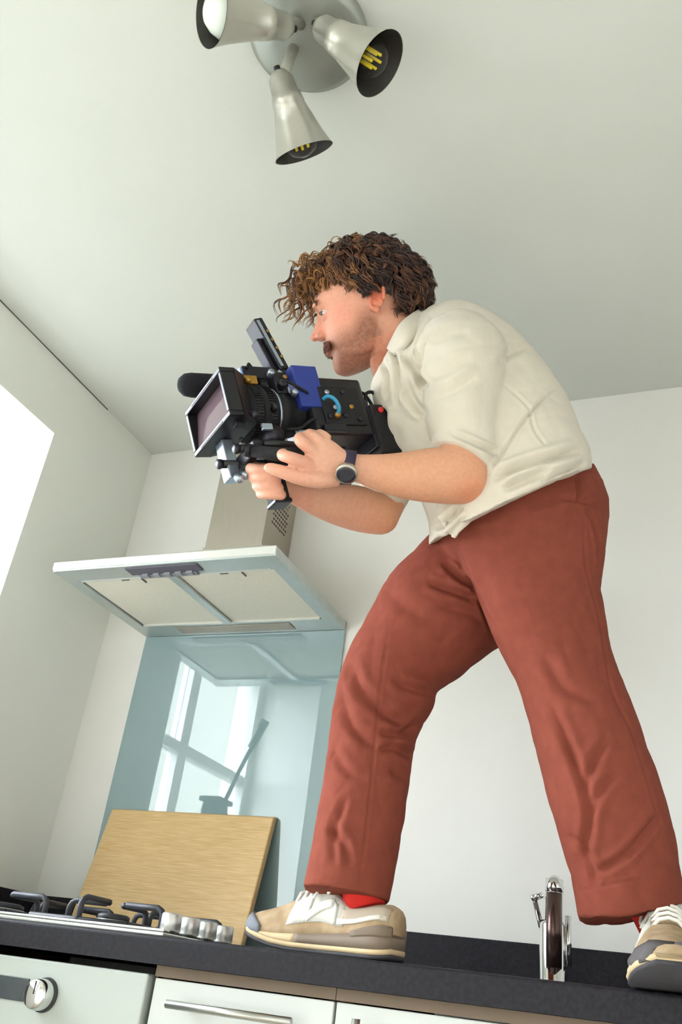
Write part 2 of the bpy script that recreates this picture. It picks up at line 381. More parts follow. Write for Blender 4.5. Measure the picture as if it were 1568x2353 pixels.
# vent slots on the right-hand face of the chimney
M_slot = mat('vent_slot', (84, 62, 58), .7); M_slot2 = mat('vent_slot_upper', (128, 116, 104), .7)
def slots(z0, z1, y0, y1, mm, ny=7):
    m = MB(); nz = int((z1 - z0) / .0115)
    for i in range(nz):
        for j in range(ny):
            y = y0 + (y1 - y0) * (j + .5 * (i % 2) + .25) / ny; z = z0 + (z1 - z0) * (i + .5) / nz
            a, b = .0048, .0040
            x = cx1 + .0006
            m.add([(x, y - a, z), (x, y, z - b), (x, y + a, z), (x, y, z + b), (x - .001, y - a, z), (x - .001, y, z - b), (x - .001, y + a, z), (x - .001, y, z + b)],
                  [(0, 1, 2, 3), (7, 6, 5, 4), (0, 4, 5, 1), (1, 5, 6, 2), (2, 6, 7, 3), (3, 7, 4, 0)])
    o = m.build('vent_slots', mm, ch); o['kind'] = 'stuff'
slots(1.925, 2.0, -.125, -.04, M_slot); slots(2.003, 2.075, -.125, -.04, M_slot2)
# filters
M_filt = mat('filter_mesh', (236, 231, 216), .5, .1, vary=.05, vscale=120, bump=.3, bscale=900)
for x0, x1 in ((fx0 + .004, .289), (.311, fx1 - .004)):
    fo = MB().box((x0, fy0 + .004, T0 + .004), (x1, fy1 - .004, T0 + .010)).build('grease_filter', M_filt, hd, bev=.001)
    for a, b in (((x0, fy0 + .001), (x1, fy0 + .006)), ((x0, fy1 - .006), (x1, fy1 - .001))):
        MB().box((a[0], a[1], T0 - .001), (b[0], b[1], T0 + .004)).build('filter_rim', M_hoodlt, fo)
    xc = x0 + (x1 - x0) * .45
    for dx in (0, .055): MB().box((xc + dx, fy0 + .012, T0 + .001), (xc + dx + (.02 if dx == 0 else .003), fy0 + (.016 if dx == 0 else .035), T0 + .004)).build('filter_latch', mat('latch_dark', (110, 106, 98), .5), fo)
m = MB(); m.box((.289, fy0 + .002, T0 - .003), (.311, fy1 - .002, T0 + .003)); m.build('centre_bar', M_hood, hd)
M_ctrl = mat('control_dark', (92, 88, 104), .45)
cp = MB().box((.203, -HD + .012, T0 - .0035), (.397, -HD + .046, T0 - .0002)).build('control_strip', M_ctrl, hd, bev=.001)
MB().box((.222, -HD + .046, T0 - .006), (.378, -HD + .06, T0 - .0002)).build('button_rail', mat('rail_grey', (134, 138, 148), .45), cp)
for i in range(5): MB().box((.234 + i * .03, -HD + .040, T0 - .009), (.250 + i * .03, -HD + .053, T0 - .0035)).build('button', mat('button_grey', (148, 150, 156), .4), cp)
MB().box((.13, -.066, T0 - .0025), (.47, -.026, T0 - .0002)).build('lamp_cover', mat('lamp_cover', (176, 166, 150), .3, vary=.2, vscale=10), hd, bev=.001)

# bamboo board leaning on the glass
def board():
    M_bam = mat('bamboo', (222, 190, 138), .5, c2=(204, 166, 110), vscale=9, stretch=(2.2, 60, 60), bump=.06, detail=5)
    M_bam2 = mat('bamboo_edge', (120, 94, 62), .6, c2=(96, 72, 48), vscale=20)
    w, h, t = .452, .300, .02
    zb = TOP + .0006; ang = math.asin(.068 / h)
    xl = .036
    def T(q): # q: x, thickness out from glass, height
        c, s = math.cos(ang), math.sin(ang)
        return np.array([xl + q[0], -.0095 - .068 - (q[1]) * c + q[2] * s, zb + q[2] * c - q[1] * s + t * s])
    o = MB().box((0, 0, 0), (w, t, h), T, bev=.003).build('cutting_board', M_bam)
    tag(o, 'bamboo cutting board leaning against the blue glass behind the hob', 'cutting board')
board()

# mixer tap
tp = empty('mixer_tap', (1.14, -.1, TOP), 'chrome mixer tap with a side lever standing at the back of the worktop', 'tap')
M_brown = mat('tap_dark', (96, 76, 72), .25, .8)
MB().lathe([(0, .030), (.006, .030), (.010, .0245), (.11, .0235), (.118, .021)], (1.134, -.1, TOP + .001), (0, 0, 1), 36).build('body', M_chrome, tp)
sp0 = np.array([1.139, -.115, TOP + .075]); sp1 = np.array([1.146, -.215, TOP + .158])
MB().tube([np.array([1.136, -.1, TOP + .10]), np.array([1.138, -.104, TOP + .165]), np.array([1.139, -.106, TOP + .192])], [.0165, .0165, .0165], 28).build('spout_column', M_chrome, tp)
MB().lathe([(0, .0172), (.012, .017), (.024, .013), (.030, .006)], (1.139, -.106, TOP + .168), (0, 0, 1), 28).build('cap', M_chrome, tp)
MB().tube([(1.139, -.118, TOP + .04), (1.1405, -.120, TOP + .166)], [.0145, .0145], 24).build('pull_out_spray', M_brown, tp)
lv = MB().tube([(1.124, -.1, TOP + .098), (1.113, -.1, TOP + .108), (1.100, -.1, TOP + .155)], [.006, .0052, .0045], 12).build('lever', mat('lever_dark_chrome', (120, 112, 112), .15, 1.0), tp)
MB().tube([(1.099, -.1, TOP + .157), (1.116, -.1, TOP + .163)], [.0062, .0055], 12).build('lever_knob', M_chrome, lv)
MB().ell((1.099, -.1, TOP + .157), ((.0066, 0, 0), (0, .0066, 0), (0, 0, .0066))).build('lever_tip', M_chrome, lv)
MB().tube([(1.1625, -.1, TOP + .045), (1.1625, -.1, TOP + .13)], .006, 12).build('hose', M_chrome, tp)

# ceiling spot lamp
lc = np.array([.894, -1.143, H])
lampo = empty('ceiling_spotlight', lc, 'satin steel ceiling light with three swivel spots above the man', 'ceiling light')
M_satin = mat('satin_nickel', (190, 188, 178), .3, .6, vary=.05, vscale=20)
M_plate = mat('satin_plate', (164, 168, 160), .38, .6, vary=.05, vscale=10)
M_in = mat('spot_inside', (40, 38, 34), .6)
MB().lathe([(0, .103), (.012, .104), (.02, .101), (.026, .09), (.030, .05), (.031, .02)], lc - np.array([0, 0, .0004]), (0, 0, -1), 64).build('plate', M_plate, lampo)
M_bulbw = mat('opal_bulb', (228, 236, 226), .25)
M_bulbc = M_glass
M_fil = mat('yellow_filament', (236, 212, 20), .5)
def spot(piv, opn, zpiv, ct, L, kind):
    p = atz(*piv, zpiv); r = ray(*piv); d2 = np.array([opn[0] - piv[0], -(opn[1] - piv[1])]); d2 = d2 / np.linalg.norm(d2)
    ax = nrm((CAM_R[:, 0] * d2[0] + CAM_R[:, 2] * d2[1]) * math.sqrt(1 - ct * ct) - r * ct)
    rt = empty('spot', p); rt.parent = lampo; rt.matrix_parent_inverse = lampo.matrix_world.inverted(); bpy.context.view_layer.update()
    prof = [(-.004, .004), (0, .013), (.012, .0215), (.038, .0235), (.039, .0255), (.056, .0285), (.057, .0275), (L * .62, .0355), (L * .82, .0430), (L - .004, .0505), (L, .0525)]
    inner = [(L, .0512), (L - .004, .0490), (L * .82, .0410), (L * .62, .033), (.06, .02)]
    MB().lathe(prof, p, ax, 40, cap=False).build('shade', M_satin, rt)
    MB().lathe(inner, p, ax, 40, cap=False).build('shade_lining', M_in, rt)
    bc = p + ax * (L - .026)
    rr = .038 if kind == 'opal' else .036
    if kind == 'opal':
        MB().lathe([(-.065, .014), (-.04, .018), (-.02, .029), (0, rr), (.015, .031), (.026, .021), (.032, .008)], bc + ax * .004, ax, 36).build('bulb', M_bulbw, rt)
    else:
        bl = MB().lathe([(-.065, .014), (-.04, .018), (-.02, .029), (0, rr), (.015, .031), (.026, .021), (.032, .008)], bc, ax, 36).build('bulb', M_bulbc, rt); MB().lathe([(0, .012), (.014, .011), (.022, .006)], bc - ax * .066, ax, 20).build('bulb_base', M_plate, rt)
        a = np.array([0, 0, 1.]); x = nrm(np.cross(ax, a)); y = np.cross(ax, x)
        for i in range(6):
            q = i * math.pi / 3; c = bc + (x * math.cos(q) + y * math.sin(q)) * .012
            MB().tube([c - ax * .03, c + ax * .018], .0024, 8).build('filament', M_fil, bl)
    # arm from plate to pivot, knuckle screw
    a0 = np.array([p[0] * .55 + lc[0] * .45, p[1] * .55 + lc[1] * .45, H - .028])
    k = p + ax * .016
    MB().tube([a0, a0 * .4 + k * .6 + np.array([0, 0, .006]), k], [.010, .010, .009], 16).build('arm', M_satin, rt)
    MB().tube([p - ax * .010, p + ax * .002], [.0055, .006], 12).build('knuckle', M_black, rt)
spot((668, 64), (497, 28), 2.215, .60, .145, 'opal')
spot((731, 58), (862, 140), 2.222, .44, .142, 'clear')
spot((640, 166), (694, 335), 2.21, -.16, .138, 'clear2')

# tripod by the left wall: only its reflection shows in the blue glass
tr = empty('tripod', (-.085, -.69, 0), 'black video tripod with a raised pan handle mirrored in the blue glass', 'tripod')
M_tri = mat('tripod_black', (44, 48, 56), .45)
hx = np.array([-.085, -.69, 0.])
for fx, fy in ((-.125, -.64), (-.02, -.70), (-.12, -.77)):
    m = MB(); m.tube([(fx, fy, .012), hx + (np.array([fx, fy, 0]) - hx) * .35 + np.array([0, 0, 1.18])], [.013, .016], 12); lg = m.build('leg', M_tri, tr)
    MB().lathe([(0, .014), (.02, .018), (.03, .012)], (fx, fy, 0.0005), (0, 0, 1), 16).build('foot', M_black, lg)
MB().lathe([(1.14, .03), (1.16, .042), (1.2, .042), (1.22, .026), (1.26, .026)], hx, (0, 0, 1), 28).build('spider', M_tri, tr)
MB().box((-.118, -.725, 1.255), (-.052, -.655, 1.355), bev=.008).build('fluid_head', M_tri, tr)
MB().box((-.125, -.735, 1.356), (-.045, -.645, 1.372), bev=.003).build('quick_plate', M_tri, tr)
pa = MB().tube([(-.06, -.69, 1.34), (-.02, -.69, 1.46), (.015, -.69, 1.545)], .007, 12).build('pan_handle', M_tri, tr)
MB().tube([(.012, -.69, 1.54), (.05, -.69, 1.635)], [.013, .015], 14).build('grip', M_black, pa)
MB().lathe([(0, .018), (.014, .018)], (-.05, -.69, 1.31), (1, 0, 0), 20).build('drag_knob', M_tri, tr)

# the house across the yard, seen through the left window in the glass reflection
nh = empty('neighbouring_house', (-6.5, -10.5, -3), 'pale rendered neighbouring house mirrored through the window in the blue glass', 'house')
MB().box((-9, -16, -3), (-4, -6.5, 7)).build('wall', mat('render_grey', (150, 152, 142), .8, vary=.06, vscale=1), nh)
m = MB(); m.add([(-9.3, -16.3, 7), (-3.7, -16.3, 7), (-3.7, -6.2, 7), (-9.3, -6.2, 7), (-6.5, -16.3, 9.2), (-6.5, -6.2, 9.2)], [(0, 1, 2, 3), (0, 4, 1), (3, 2, 5), (0, 3, 5, 4), (1, 4, 5, 2)]); m.build('roof', mat('roof_slate', (92, 92, 98), .7), nh)
for y_ in (-8.2, -10.6, -13.0):
    for z_ in (0.2, 3.2):
        w_ = MB().box((-4.05, y_ - .55, z_), (-3.97, y_ + .55, z_ + 1.5)).build('window', M_frame, nh); MB().box((-3.969, y_ - .47, z_ + .08), (-3.96, y_ + .47, z_ + 1.42)).build('pane', mat('house_pane', (60, 70, 78), .1), w_)

# ================================================================== the video camera rig
RO = np.array([.71213, -.92561, 1.66490]); RF = np.array([-.56230, -.72452, -.39861]); RR = np.array([-.77959, .62522, -.03668]); RU = np.array([-.27579, -.29013, .91639])
def RT(q): return RO + RF * q[0] + RR * q[1] + RU * q[2]        # local: forward, right, up
rig = empty('video_camera_rig', RT((-.16, 0, -.10)), 'dark video camera rig with a wide matte box held at the man\'s chest', 'camera')
M_rig = mat('rig_black', (15, 14, 21), .42, vary=.15, vscale=60); M_rig2 = mat('rig_anodised', (34, 32, 42), .35, .3, vary=.15, vscale=50)
M_rubber = mat('rig_rubber', (12, 11, 17), .7, bump=.2, bscale=400); M_alu = mat('rig_aluminium', (170, 182, 196), .3, .85); M_foam = mat('mic_foam', (22, 21, 28), .95, bump=.8, bscale=500)
M_blue = mat('blue_plastic', (38, 58, 142), .5, vary=.06, vscale=40); M_lblue = mat('pale_blue', (150, 176, 222), .4); M_gold = mat('gold_metal', (170, 128, 56), .35, .7); M_red = mat('red_plastic', (206, 34, 36), .4); M_cyan = mat('cyan_cable', (52, 150, 190), .5)
M_filter = mat('matte_filter', (104, 86, 92), .06, .0, spec=.25)
def rbox(name, a, b, m, parent=None, bev=.002): return MB().box(a, b, RT, bev=bev).build(name, m, parent or rig)
def rtube(name, pts, r, m, parent=None, n=14): return MB().tube([RT(p) for p in pts], r, n).build(name, m, parent or rig)
def rlathe(name, prof, o, ax, m, parent=None, n=40):
    return MB().lathe(prof, RT(o), RF * ax[0] + RR * ax[1] + RU * ax[2], n).build(name, m, parent or rig)
# matte box
W2, H2 = .0755, .0440
mbx = MB(); t = .0085
for a, b in (((-.020, -W2, H2 - t), (.006, W2, H2)), ((-.020, -W2, -H2), (.006, W2, -H2 + t)), ((-.020, -W2, -H2 + t), (.006, -W2 + t, H2 - t)), ((-.020, W2 - t, -H2 + t), (.006, W2, H2 - t))):
    mbx.box(a, b, RT)
mo = mbx.build('matte_box', M_rig, rig, bev=.0015)
MB().box((-.009, -W2 + t, -H2 + t), (-.006, W2 - t, H2 - t), lambda q: RT((q[0] - q[2] * math.tan(.19), q[1], q[2]))).build('filter', M_filter, mo)
for s_ in (-1, 1): MB().box((.0062, -W2 + .03, s_ * (H2 - .004) - .0012), (.0068, W2 - .03, s_ * (H2 - .004) + .0012), RT).build('edge_print', mat('print_grey', (150, 150, 160), .5), mo)
m = MB(); bk = [(-.045, -.046), (-.045, .046)]
f4 = [RT((-.020, -W2, -H2)), RT((-.020, W2, -H2)), RT((-.020, W2, H2)), RT((-.020, -W2, H2))]; b4 = [RT((-.052, -.05, -.046)), RT((-.052, .05, -.046)), RT((-.052, .05, .046)), RT((-.052, -.05, .046))]
m.loft([f4, b4], True, False); m.build('hood_rear', M_rig, mo)
for u_ in (-.05, .047): rbox('hinge', (-.028, -.06, u_ - .003), (-.010, -.045, u_ + .004), M_rig2, mo, .001)
rtube('filter_lock', [(-.035, -.074, -.040), (-.035, -.088, -.050)], [.006, .004], M_rig2, mo)
# lens
pr = [(-.045, .046), (-.060, .046), (-.061, .0485), (-.078, .0485), (-.079, .045), (-.085, .045), (-.086, .049), (-.104, .049), (-.105, .045), (-.118, .045), (-.119, .0475), (-.130, .0475), (-.131, .042), (-.150, .040), (-.165, .036), (-.170, .036)]
ln = rlathe('lens', [(-h, r) for h, r in pr], (0, 0, 0), (-1, 0, 0), M_rubber, n=56)
for i in range(48):
    q = i * 2 * math.pi / 48
for f_, r_ in ((-.0695, .0488), (-.095, .0494)):
    m = MB()
    for i in range(60):
        q = i * 2 * math.pi / 60; c_, s_ = math.cos(q), math.sin(q); tq = np.array([0, -s_, c_]); 
        m.box((f_ - .006, -.0011, 0), (f_ + .006, .0011, .0022), lambda p, c_=c_, s_=s_: RT((p[0], c_ * (r_ - .0006 + p[2]) - s_ * p[1], s_ * (r_ - .0006 + p[2]) + c_ * p[1])))
    g_ = m.build('gear_teeth', M_rig, ln); g_['kind'] = 'stuff'
rlathe('lens_ring', [(0, .0455), (.002, .0460), (.004, .0455)], (-.1105, 0, 0), (-1, 0, 0), M_alu, ln)
# body
bo = rbox('body', (-.29, -.050, -.062), (-.168, .052, .052), M_rig, bev=.006)
rbox('side_panel', (-.275, -.0535, -.045), (-.19, -.0495, .03), M_rubber, bo, .002)
for i, (f_, u_) in enumerate(((-.20, -.03), (-.215, -.012), (-.232, -.028), (-.25, -.01), (-.262, -.034), (-.206, .018), (-.24, .02))):
    rlathe('button', [(0, .0048), (.003, .0045), (.004, .003)], (f_, -.0532, u_), (0, -1, 0), (M_rig2, M_alu, M_rig2, M_gold, M_rig2, M_alu, M_rig2)[i], bo, 16)
rbox('port_cover', (-.225, -.057, -.060), (-.18, -.0495, -.046), M_rig2, bo, .001)
rtube('cable', smoothpath([(-.195, -.054, .004), (-.198, -.066, .003), (-.207, -.070, -.006), (-.214, -.066, -.020), (-.214, -.054, -.028)], 4), .0035, M_cyan, bo)
rtube('plug', [(-.214, -.052, -.030), (-.214, -.060, -.026)], [.006, .005], M_gold, bo)
# rear battery
bt = rbox('battery', (-.352, -.053, -.098), (-.292, .050, .000), M_rubber, bev=.005)
rbox('battery_plate', (-.294, -.048, -.085), (-.286, .045, .01), M_rig2, bt, .002)
rlathe('tally_button', [(0, .0058), (.004, .0055), (.005, .003)], (-.313, -.0528, -.014), (0, -1, 0), M_red, bt, 16)
rbox('latch', (-.335, -.030, -.002), (-.295, .02, .010), M_rig2, bt, .002)
rtube('cable_loop', smoothpath([(-.30, -.035, .004), (-.305, -.036, .028), (-.322, -.036, .034), (-.337, -.035, .02), (-.335, -.034, .0)], 4), .0032, M_rubber, bt)
rtube('cable_loop', smoothpath([(-.29, -.01, .004), (-.30, -.018, .034), (-.315, -.02, .040), (-.330, -.02, .005)], 4), .003, M_rubber, bt)
# blue battery on its plate
bb = rbox('blue_battery', (-.200, -.052, -.010), (-.149, -.026, .072), M_blue, bev=.002)
rbox('plate', (-.196, -.026, -.006), (-.153, -.018, .066), M_rig2, bb, .001)
# top handle, cage rails
hn = rtube('top_handle', smoothpath([(-.10, 0, .050), (-.105, 0, .066), (-.13, 0, .070), (-.20, 0, .070), (-.235, 0, .062), (-.252, 0, .040), (-.262, 0, .0)], 4), .0095, M_rig)
rbox('cage_rail', (-.275, -.03, .052), (-.17, .03, .058), M_rig2, None, .001)
rbox('cold_shoe', (-.155, -.012, .076), (-.135, .012, .084), M_rig2, hn, .001)
# monitor on its arm
def mt_(q):     # monitor tilt frame
    c_ = np.array([-.138, 0, .128]); ax = nrm(np.array([.27, 0, .96])); ay = np.array([-.96, 0, .27]); return RT(c_ + ax * q[0] + np.array([0, 1., 0]) * q[1] + ay * q[2])
mn = MB().box((-.052, -.030, -.010), (.055, .006, .008), mt_, bev=.002).build('monitor', M_rig, rig)
MB().box((-.05, -.028, .0082), (.053, .004, .0090), mt_).build('screen', mat('screen', (22, 24, 30), .1), mn)
MB().box((-.046, -.0312, -.0075), (.050, -.0300, -.0015), mt_).build('edge_strip', M_alu, mn)
MB().box((-.05, -.022, -.020), (.020, .002, -.0105), mt_, bev=.002).build('monitor_battery', M_rig2, mn)
for i in range(4): MB().lathe([(0, .0028), (.002, .0026)], mt_((-.028 + .018 * i, -.0302, .004)), -RR, 12).build('screw', M_gold, mn)
rtube('monitor_arm', [(-.146, 0, .078), (-.148, -.008, .070), (-.15, -.012, .060)], [.007, .008, .007], M_rig2)
rlathe('arm_knob', [(0, .009), (.012, .009), (.014, .006)], (-.147, -.012, .072), (0, -1, 0), M_alu, None, 20)
# wireless receiver, gold fitting, microphone
rx = rbox('receiver', (-.128, -.022, .060), (-.070, .012, .084), M_rig2, bev=.002)
rbox('receiver_end', (-.0702, -.020, .062), (-.066, .010, .082), M_lblue, rx, .001)
rbox('gold_bracket', (-.085, -.036, .040), (-.060, -.030, .056), M_gold, bev=.001)
rlathe('knob', [(0, .006), (.008, .006), (.010, .004)], (-.055, -.05, .035), (0, -1, 0), M_gold, None, 16)
mc = rlathe('microphone', [(-.002, .004), (.002, .013), (.010, .0195), (.022, .0215), (.075, .0215), (.10, .020), (.112, .012)], (.020, .045, .081), (-1, 0, 0), M_foam, n=28)
rtube('mic_mount', [(-.085, .045, .062), (-.09, .03, .055)], .006, M_rig2, mc)
# loose cables and small fittings
for pts in ([(-.115, -.01, .062), (-.12, -.035, .070), (-.128, -.048, .045), (-.150, -.055, .025), (-.168, -.053, .015)],
            [(-.125, .02, .09), (-.10, .0, .10), (-.085, -.02, .088), (-.078, -.025, .078)], [(-.17, -.05, -.035), (-.15, -.066, -.045), (-.125, -.064, -.06), (-.105, -.055, -.058)]):
    rtube('cable', smoothpath(pts, 5), .0026, M_rubber, None, 8)
for f_, r_, u_, rr_, m_ in ((-.120, -.048, .030, .008, M_rig2), (-.138, -.05, .012, .006, M_alu), (-.105, -.045, .052, .006, M_alu), (-.160, -.036, .048, .007, M_rig2), (-.132, -.040, .046, .0045, M_gold), (-.09, -.052, -.02, .006, M_rig2)):
    rlathe('knob', [(0, rr_), (.010, rr_), (.012, rr_ * .7)], (f_, r_, u_), (0, -1, .2), m_, None, 16)
rbox('clamp', (-.135, -.046, .018), (-.112, -.020, .060), M_rig2, None, .002)
rbox('clamp', (-.165, -.030, .050), (-.145, -.010, .075), M_rig2, None, .002)
# rods and lower gear
for r_, u_, f0 in ((-.046, -.090, -.012), (.012, -.088, -.008)):
    rd = rtube('rod', [(f0, r_, u_), (-.215, r_, u_ - .002)], .0075, M_rig)
    rlathe('rod_cap', [(0, .0085), (.006, .0085), (.008, .006)], (f0 + .002, r_, u_), (1, 0, 0), M_rig2, rd, 18)
rbox('rod_bracket', (-.05, -.056, -.100), (-.034, .022, -.078), M_rig2, bev=.002)
rbox('rod_bracket', (-.165, -.056, -.100), (-.145, .022, -.064), M_rig2, bev=.002)
lb = rbox('lower_bracket', (-.034, .006, -.115), (-.014, .034, -.044), M_alu, bev=.002)
for f_, u_ in ((-.024, -.118), (-.036, -.112)): rlathe('thumb_screw', [(0, .008), (.010, .0075), (.013, .004)], (f_, .0, u_), (0, -.7, -.7), M_alu, lb, 16)
fz = rlathe('follow_focus', [(0, .018), (.012, .018), (.013, .014), (.018, .014)], (-.082, -.040, -.066), (0, -1, 0), M_rig2, n=28)
rbox('silver_lever', (-.075, -.062, -.062), (-.055, -.055, -.050), M_alu, fz, .002)
rbox('silver_clip', (-.14, -.060, -.074), (-.118, -.054, -.060), M_alu, None, .002)
rtube('record_lever', [(-.05, -.062, -.088), (-.118, -.062, -.092)], [.0065, .0065], M_rig)
rlathe('record_button', [(0, .0075), (.005, .007), (.006, .004)], (-.119, -.064, -.0915), (-.6, -.8, 0), M_red, None, 18)
# side handle held by the near hand
sh_ = MB().tube([RT((-.150, -.050, -.088)), D(735, 1046, 1.398), D(700, 1046, 1.389), D(640, 1044, 1.392), D(575, 1036, 1.398)], [.006, .009, .0115, .0115, .0095], 16).build('side_handle', M_rubber, rig)
MB().tube([D(577, 1036, 1.398), D(562, 1034, 1.3995)], [.0115, .0105], 16).build('handle_cap', M_rig2, sh_)
# hand grip
gp = MB().box((-.104, -.016, -.168), (-.074, .016, -.070), RT, bev=.005).build('hand_grip', M_rubber, rig)
rbox('grip_cap', (-.105, -.017, -.172), (-.073, .017, -.164), M_rig2, gp, .002)
# wristwatch
wt_ = empty('wristwatch', D(800, 1080, 1.37), 'dark wristwatch with a silver bezel on the man\'s near wrist', 'watch')

# ================================================================== the man
def px_of(V):
    q = (V - CAM_C) @ CAM_R
    return np.stack([784 + FPX * q[:, 0] / q[:, 1], 1176.5 - FPX * q[:, 2] / q[:, 1]], -1), q[:, 1]
def limb(mb, spec, n=30, power=2.0, cap=True, tilt=None):
    """a tapering tube through rings given by their two outline points, depth and thickness ratio"""
    W = []; Cn = []
    for s in spec:
        a, b = D(s[0], s[1], s[4]), D(s[2], s[3], s[4]); Cn.append((a + b) / 2); W.append((b - a) / 2)
    rings = []
    for i, s in enumerate(spec):
        t = nrm(Cn[min(i + 1, len(Cn) - 1)] - Cn[max(i - 1, 0)])
        w = W[i]; e = nrm(np.cross(t, w)) * np.linalg.norm(w) * s[5]
        k = 2.0 / (s[6] if len(s) > 6 else power)
        ring = []
        for q in np.linspace(0, 2 * math.pi, n, endpoint=False):
            c, sn = math.cos(q), math.sin(q)
            p = w * math.copysign(abs(c) ** k, c) + e * math.copysign(abs(sn) ** k, sn)
            if tilt and tilt[0] <= i <= tilt[1]: p = p - np.array([0, 0, 1.]) * tilt[2] * max(0, p @ CAM_R[:, 1])     # rear of the hem hangs lower
            ring.append(Cn[i] + p)
        rings.append(ring)
    mb.loft(rings, cap)
    return rings
def subdiv(spec, k=3):
    """Catmull-Rom refinement of limb rings"""
    S = np.array([list(s[:6]) for s in spec], float); out = []
    for i in range(len(S) - 1):
        p0, p1, p2, p3 = S[max(i - 1, 0)], S[i], S[i + 1], S[min(i + 2, len(S) - 1)]
        for j in range(k):
            t = j / k
            out.append(.5 * ((2 * p1) + (-p0 + p2) * t + (2 * p0 - 5 * p1 + 4 * p2 - p3) * t * t + (-p0 + 3 * p1 - 3 * p2 + p3) * t ** 3))
    out.append(S[-1]); return [list(o) for o in out]
def remesh(mb, voxel, smooth=3, fac=.5):
    o = bpy.data.objects.new('tmp', mb.mesh('tmp')); col.objects.link(o)
    r = o.modifiers.new('r', 'REMESH'); r.mode = 'VOXEL'; r.voxel_size = voxel; r.adaptivity = 0; r.use_smooth_shade = True
    if smooth:
        q = o.modifiers.new('s', 'SMOOTH'); q.factor = fac; q.iterations = smooth
    dg = bpy.context.evaluated_depsgraph_get(); me = bpy.data.meshes.new_from_object(o.evaluated_get(dg))
    tmp = o.data; bpy.data.objects.remove(o); bpy.data.meshes.remove(tmp)
    for p in me.polygons: pass
    me.polygons.foreach_set('use_smooth', [True] * len(me.polygons))
    return me
def getv(me):
    a = np.empty(len(me.vertices) * 3, np.float32); me.vertices.foreach_get('co', a); return a.reshape(-1, 3).astype(float)
def getn(me):
    a = np.empty(len(me.vertices) * 3, np.float32); me.vertices.foreach_get('normal', a); return a.reshape(-1, 3).astype(float)
def setv(me, V):
    me.vertices.foreach_set('co', V.astype(np.float32).ravel()); me.update()
def seg_dist(P, line):
    """distance in pixels to a polyline, and arc parameter 0..1"""
    line = np.array(line, float); best = np.full(len(P), 1e9); par = np.zeros(len(P)); L = np.r_[0, np.cumsum(np.linalg.norm(np.diff(line, axis=0), axis=1))]; sg = np.zeros(len(P))
    for i in range(len(line) - 1):
        a, b = line[i], line[i + 1]; ab = b - a; l2 = ab @ ab
        t = np.clip(((P - a) @ ab) / l2, 0, 1); d = P - (a + t[:, None] * ab); dd = np.hypot(d[:, 0], d[:, 1])
        m = dd < best; best[m] = dd[m]; par[m] = ((L[i] + t * math.sqrt(l2)) / L[-1])[m]
        sg[m] = np.sign(ab[0] * d[:, 1] - ab[1] * d[:, 0])[m]
    return best, par, sg
def folds(me, lst, gain=.9):
    """press creases into cloth: each is a polyline, width and depth (m); neighbours swell a little"""
    V = getv(me); N = getn(me); P, dep = px_of(V); vd = V - CAM_C; vd /= np.linalg.norm(vd, axis=1)[:, None]
    face = np.clip(-(vd * N).sum(1) * 2.5, 0, 1); disp = np.zeros(len(V))
    for line, w, a in lst:
        d, t, sg = seg_dist(P, smoothpath(line, 4) if len(line) > 2 else line)
        end = np.clip(np.minimum(t, 1 - t) * 5, 0, 1) ** .7
        disp += gain * a * end * (-np.exp(-(d / w) ** 1.6) + .5 * np.exp(-((d - 2.0 * w) / (1.1 * w)) ** 2))
    setv(me, V + N * (disp * face)[:, None])
def wrinkle(me, amp, scale, seed=0, stretch=(1, 1, 1)):
    V = getv(me); N = getn(me); st = np.array(stretch) * scale
    d = np.array([noise.noise(Vector(v * st + seed)) * .7 + noise.noise(Vector(v * st * 2.3 + seed)) * .3 for v in V])
    setv(me, V + N * (amp * d)[:, None])
def crease(me, amp, scale, seed, stretch=(1, 1, 1), p=5):
    """thin sharp wrinkles along the zero lines of a noise field"""
    V = getv(me); N = getn(me); st = np.array(stretch) * scale
    w = np.array([noise.noise(Vector(v * 6 + seed * 2)) for v in V]) * .7 + .5
    d = np.array([(1 - min(1, abs(noise.noise(Vector(v * st + seed)) * 1.6))) ** p for v in V])
    setv(me, V - N * (amp * d * np.clip(w, 0, 1))[:, None])
def place(me, name, m, parent):
    o = bpy.data.objects.new(name, me); col.objects.link(o); me.name = name
    if m is not None: me.materials.append(m)
    o.parent = parent
    if parent.type == 'EMPTY': o.matrix_parent_inverse = parent.matrix_world.inverted()
    return o
def setcol(me, rgb):
    a = me.color_attributes.new('tint', 'FLOAT_COLOR', 'POINT'); a.data.foreach_set('color', np.c_[rgb, np.ones(len(rgb))].astype(np.float32).ravel())
def L3(c): return np.array(lin(c))

man = empty('person', (1.12, -.50, TOP), 'man in cream shirt and rust trousers standing on the worktop behind a video camera', 'person')

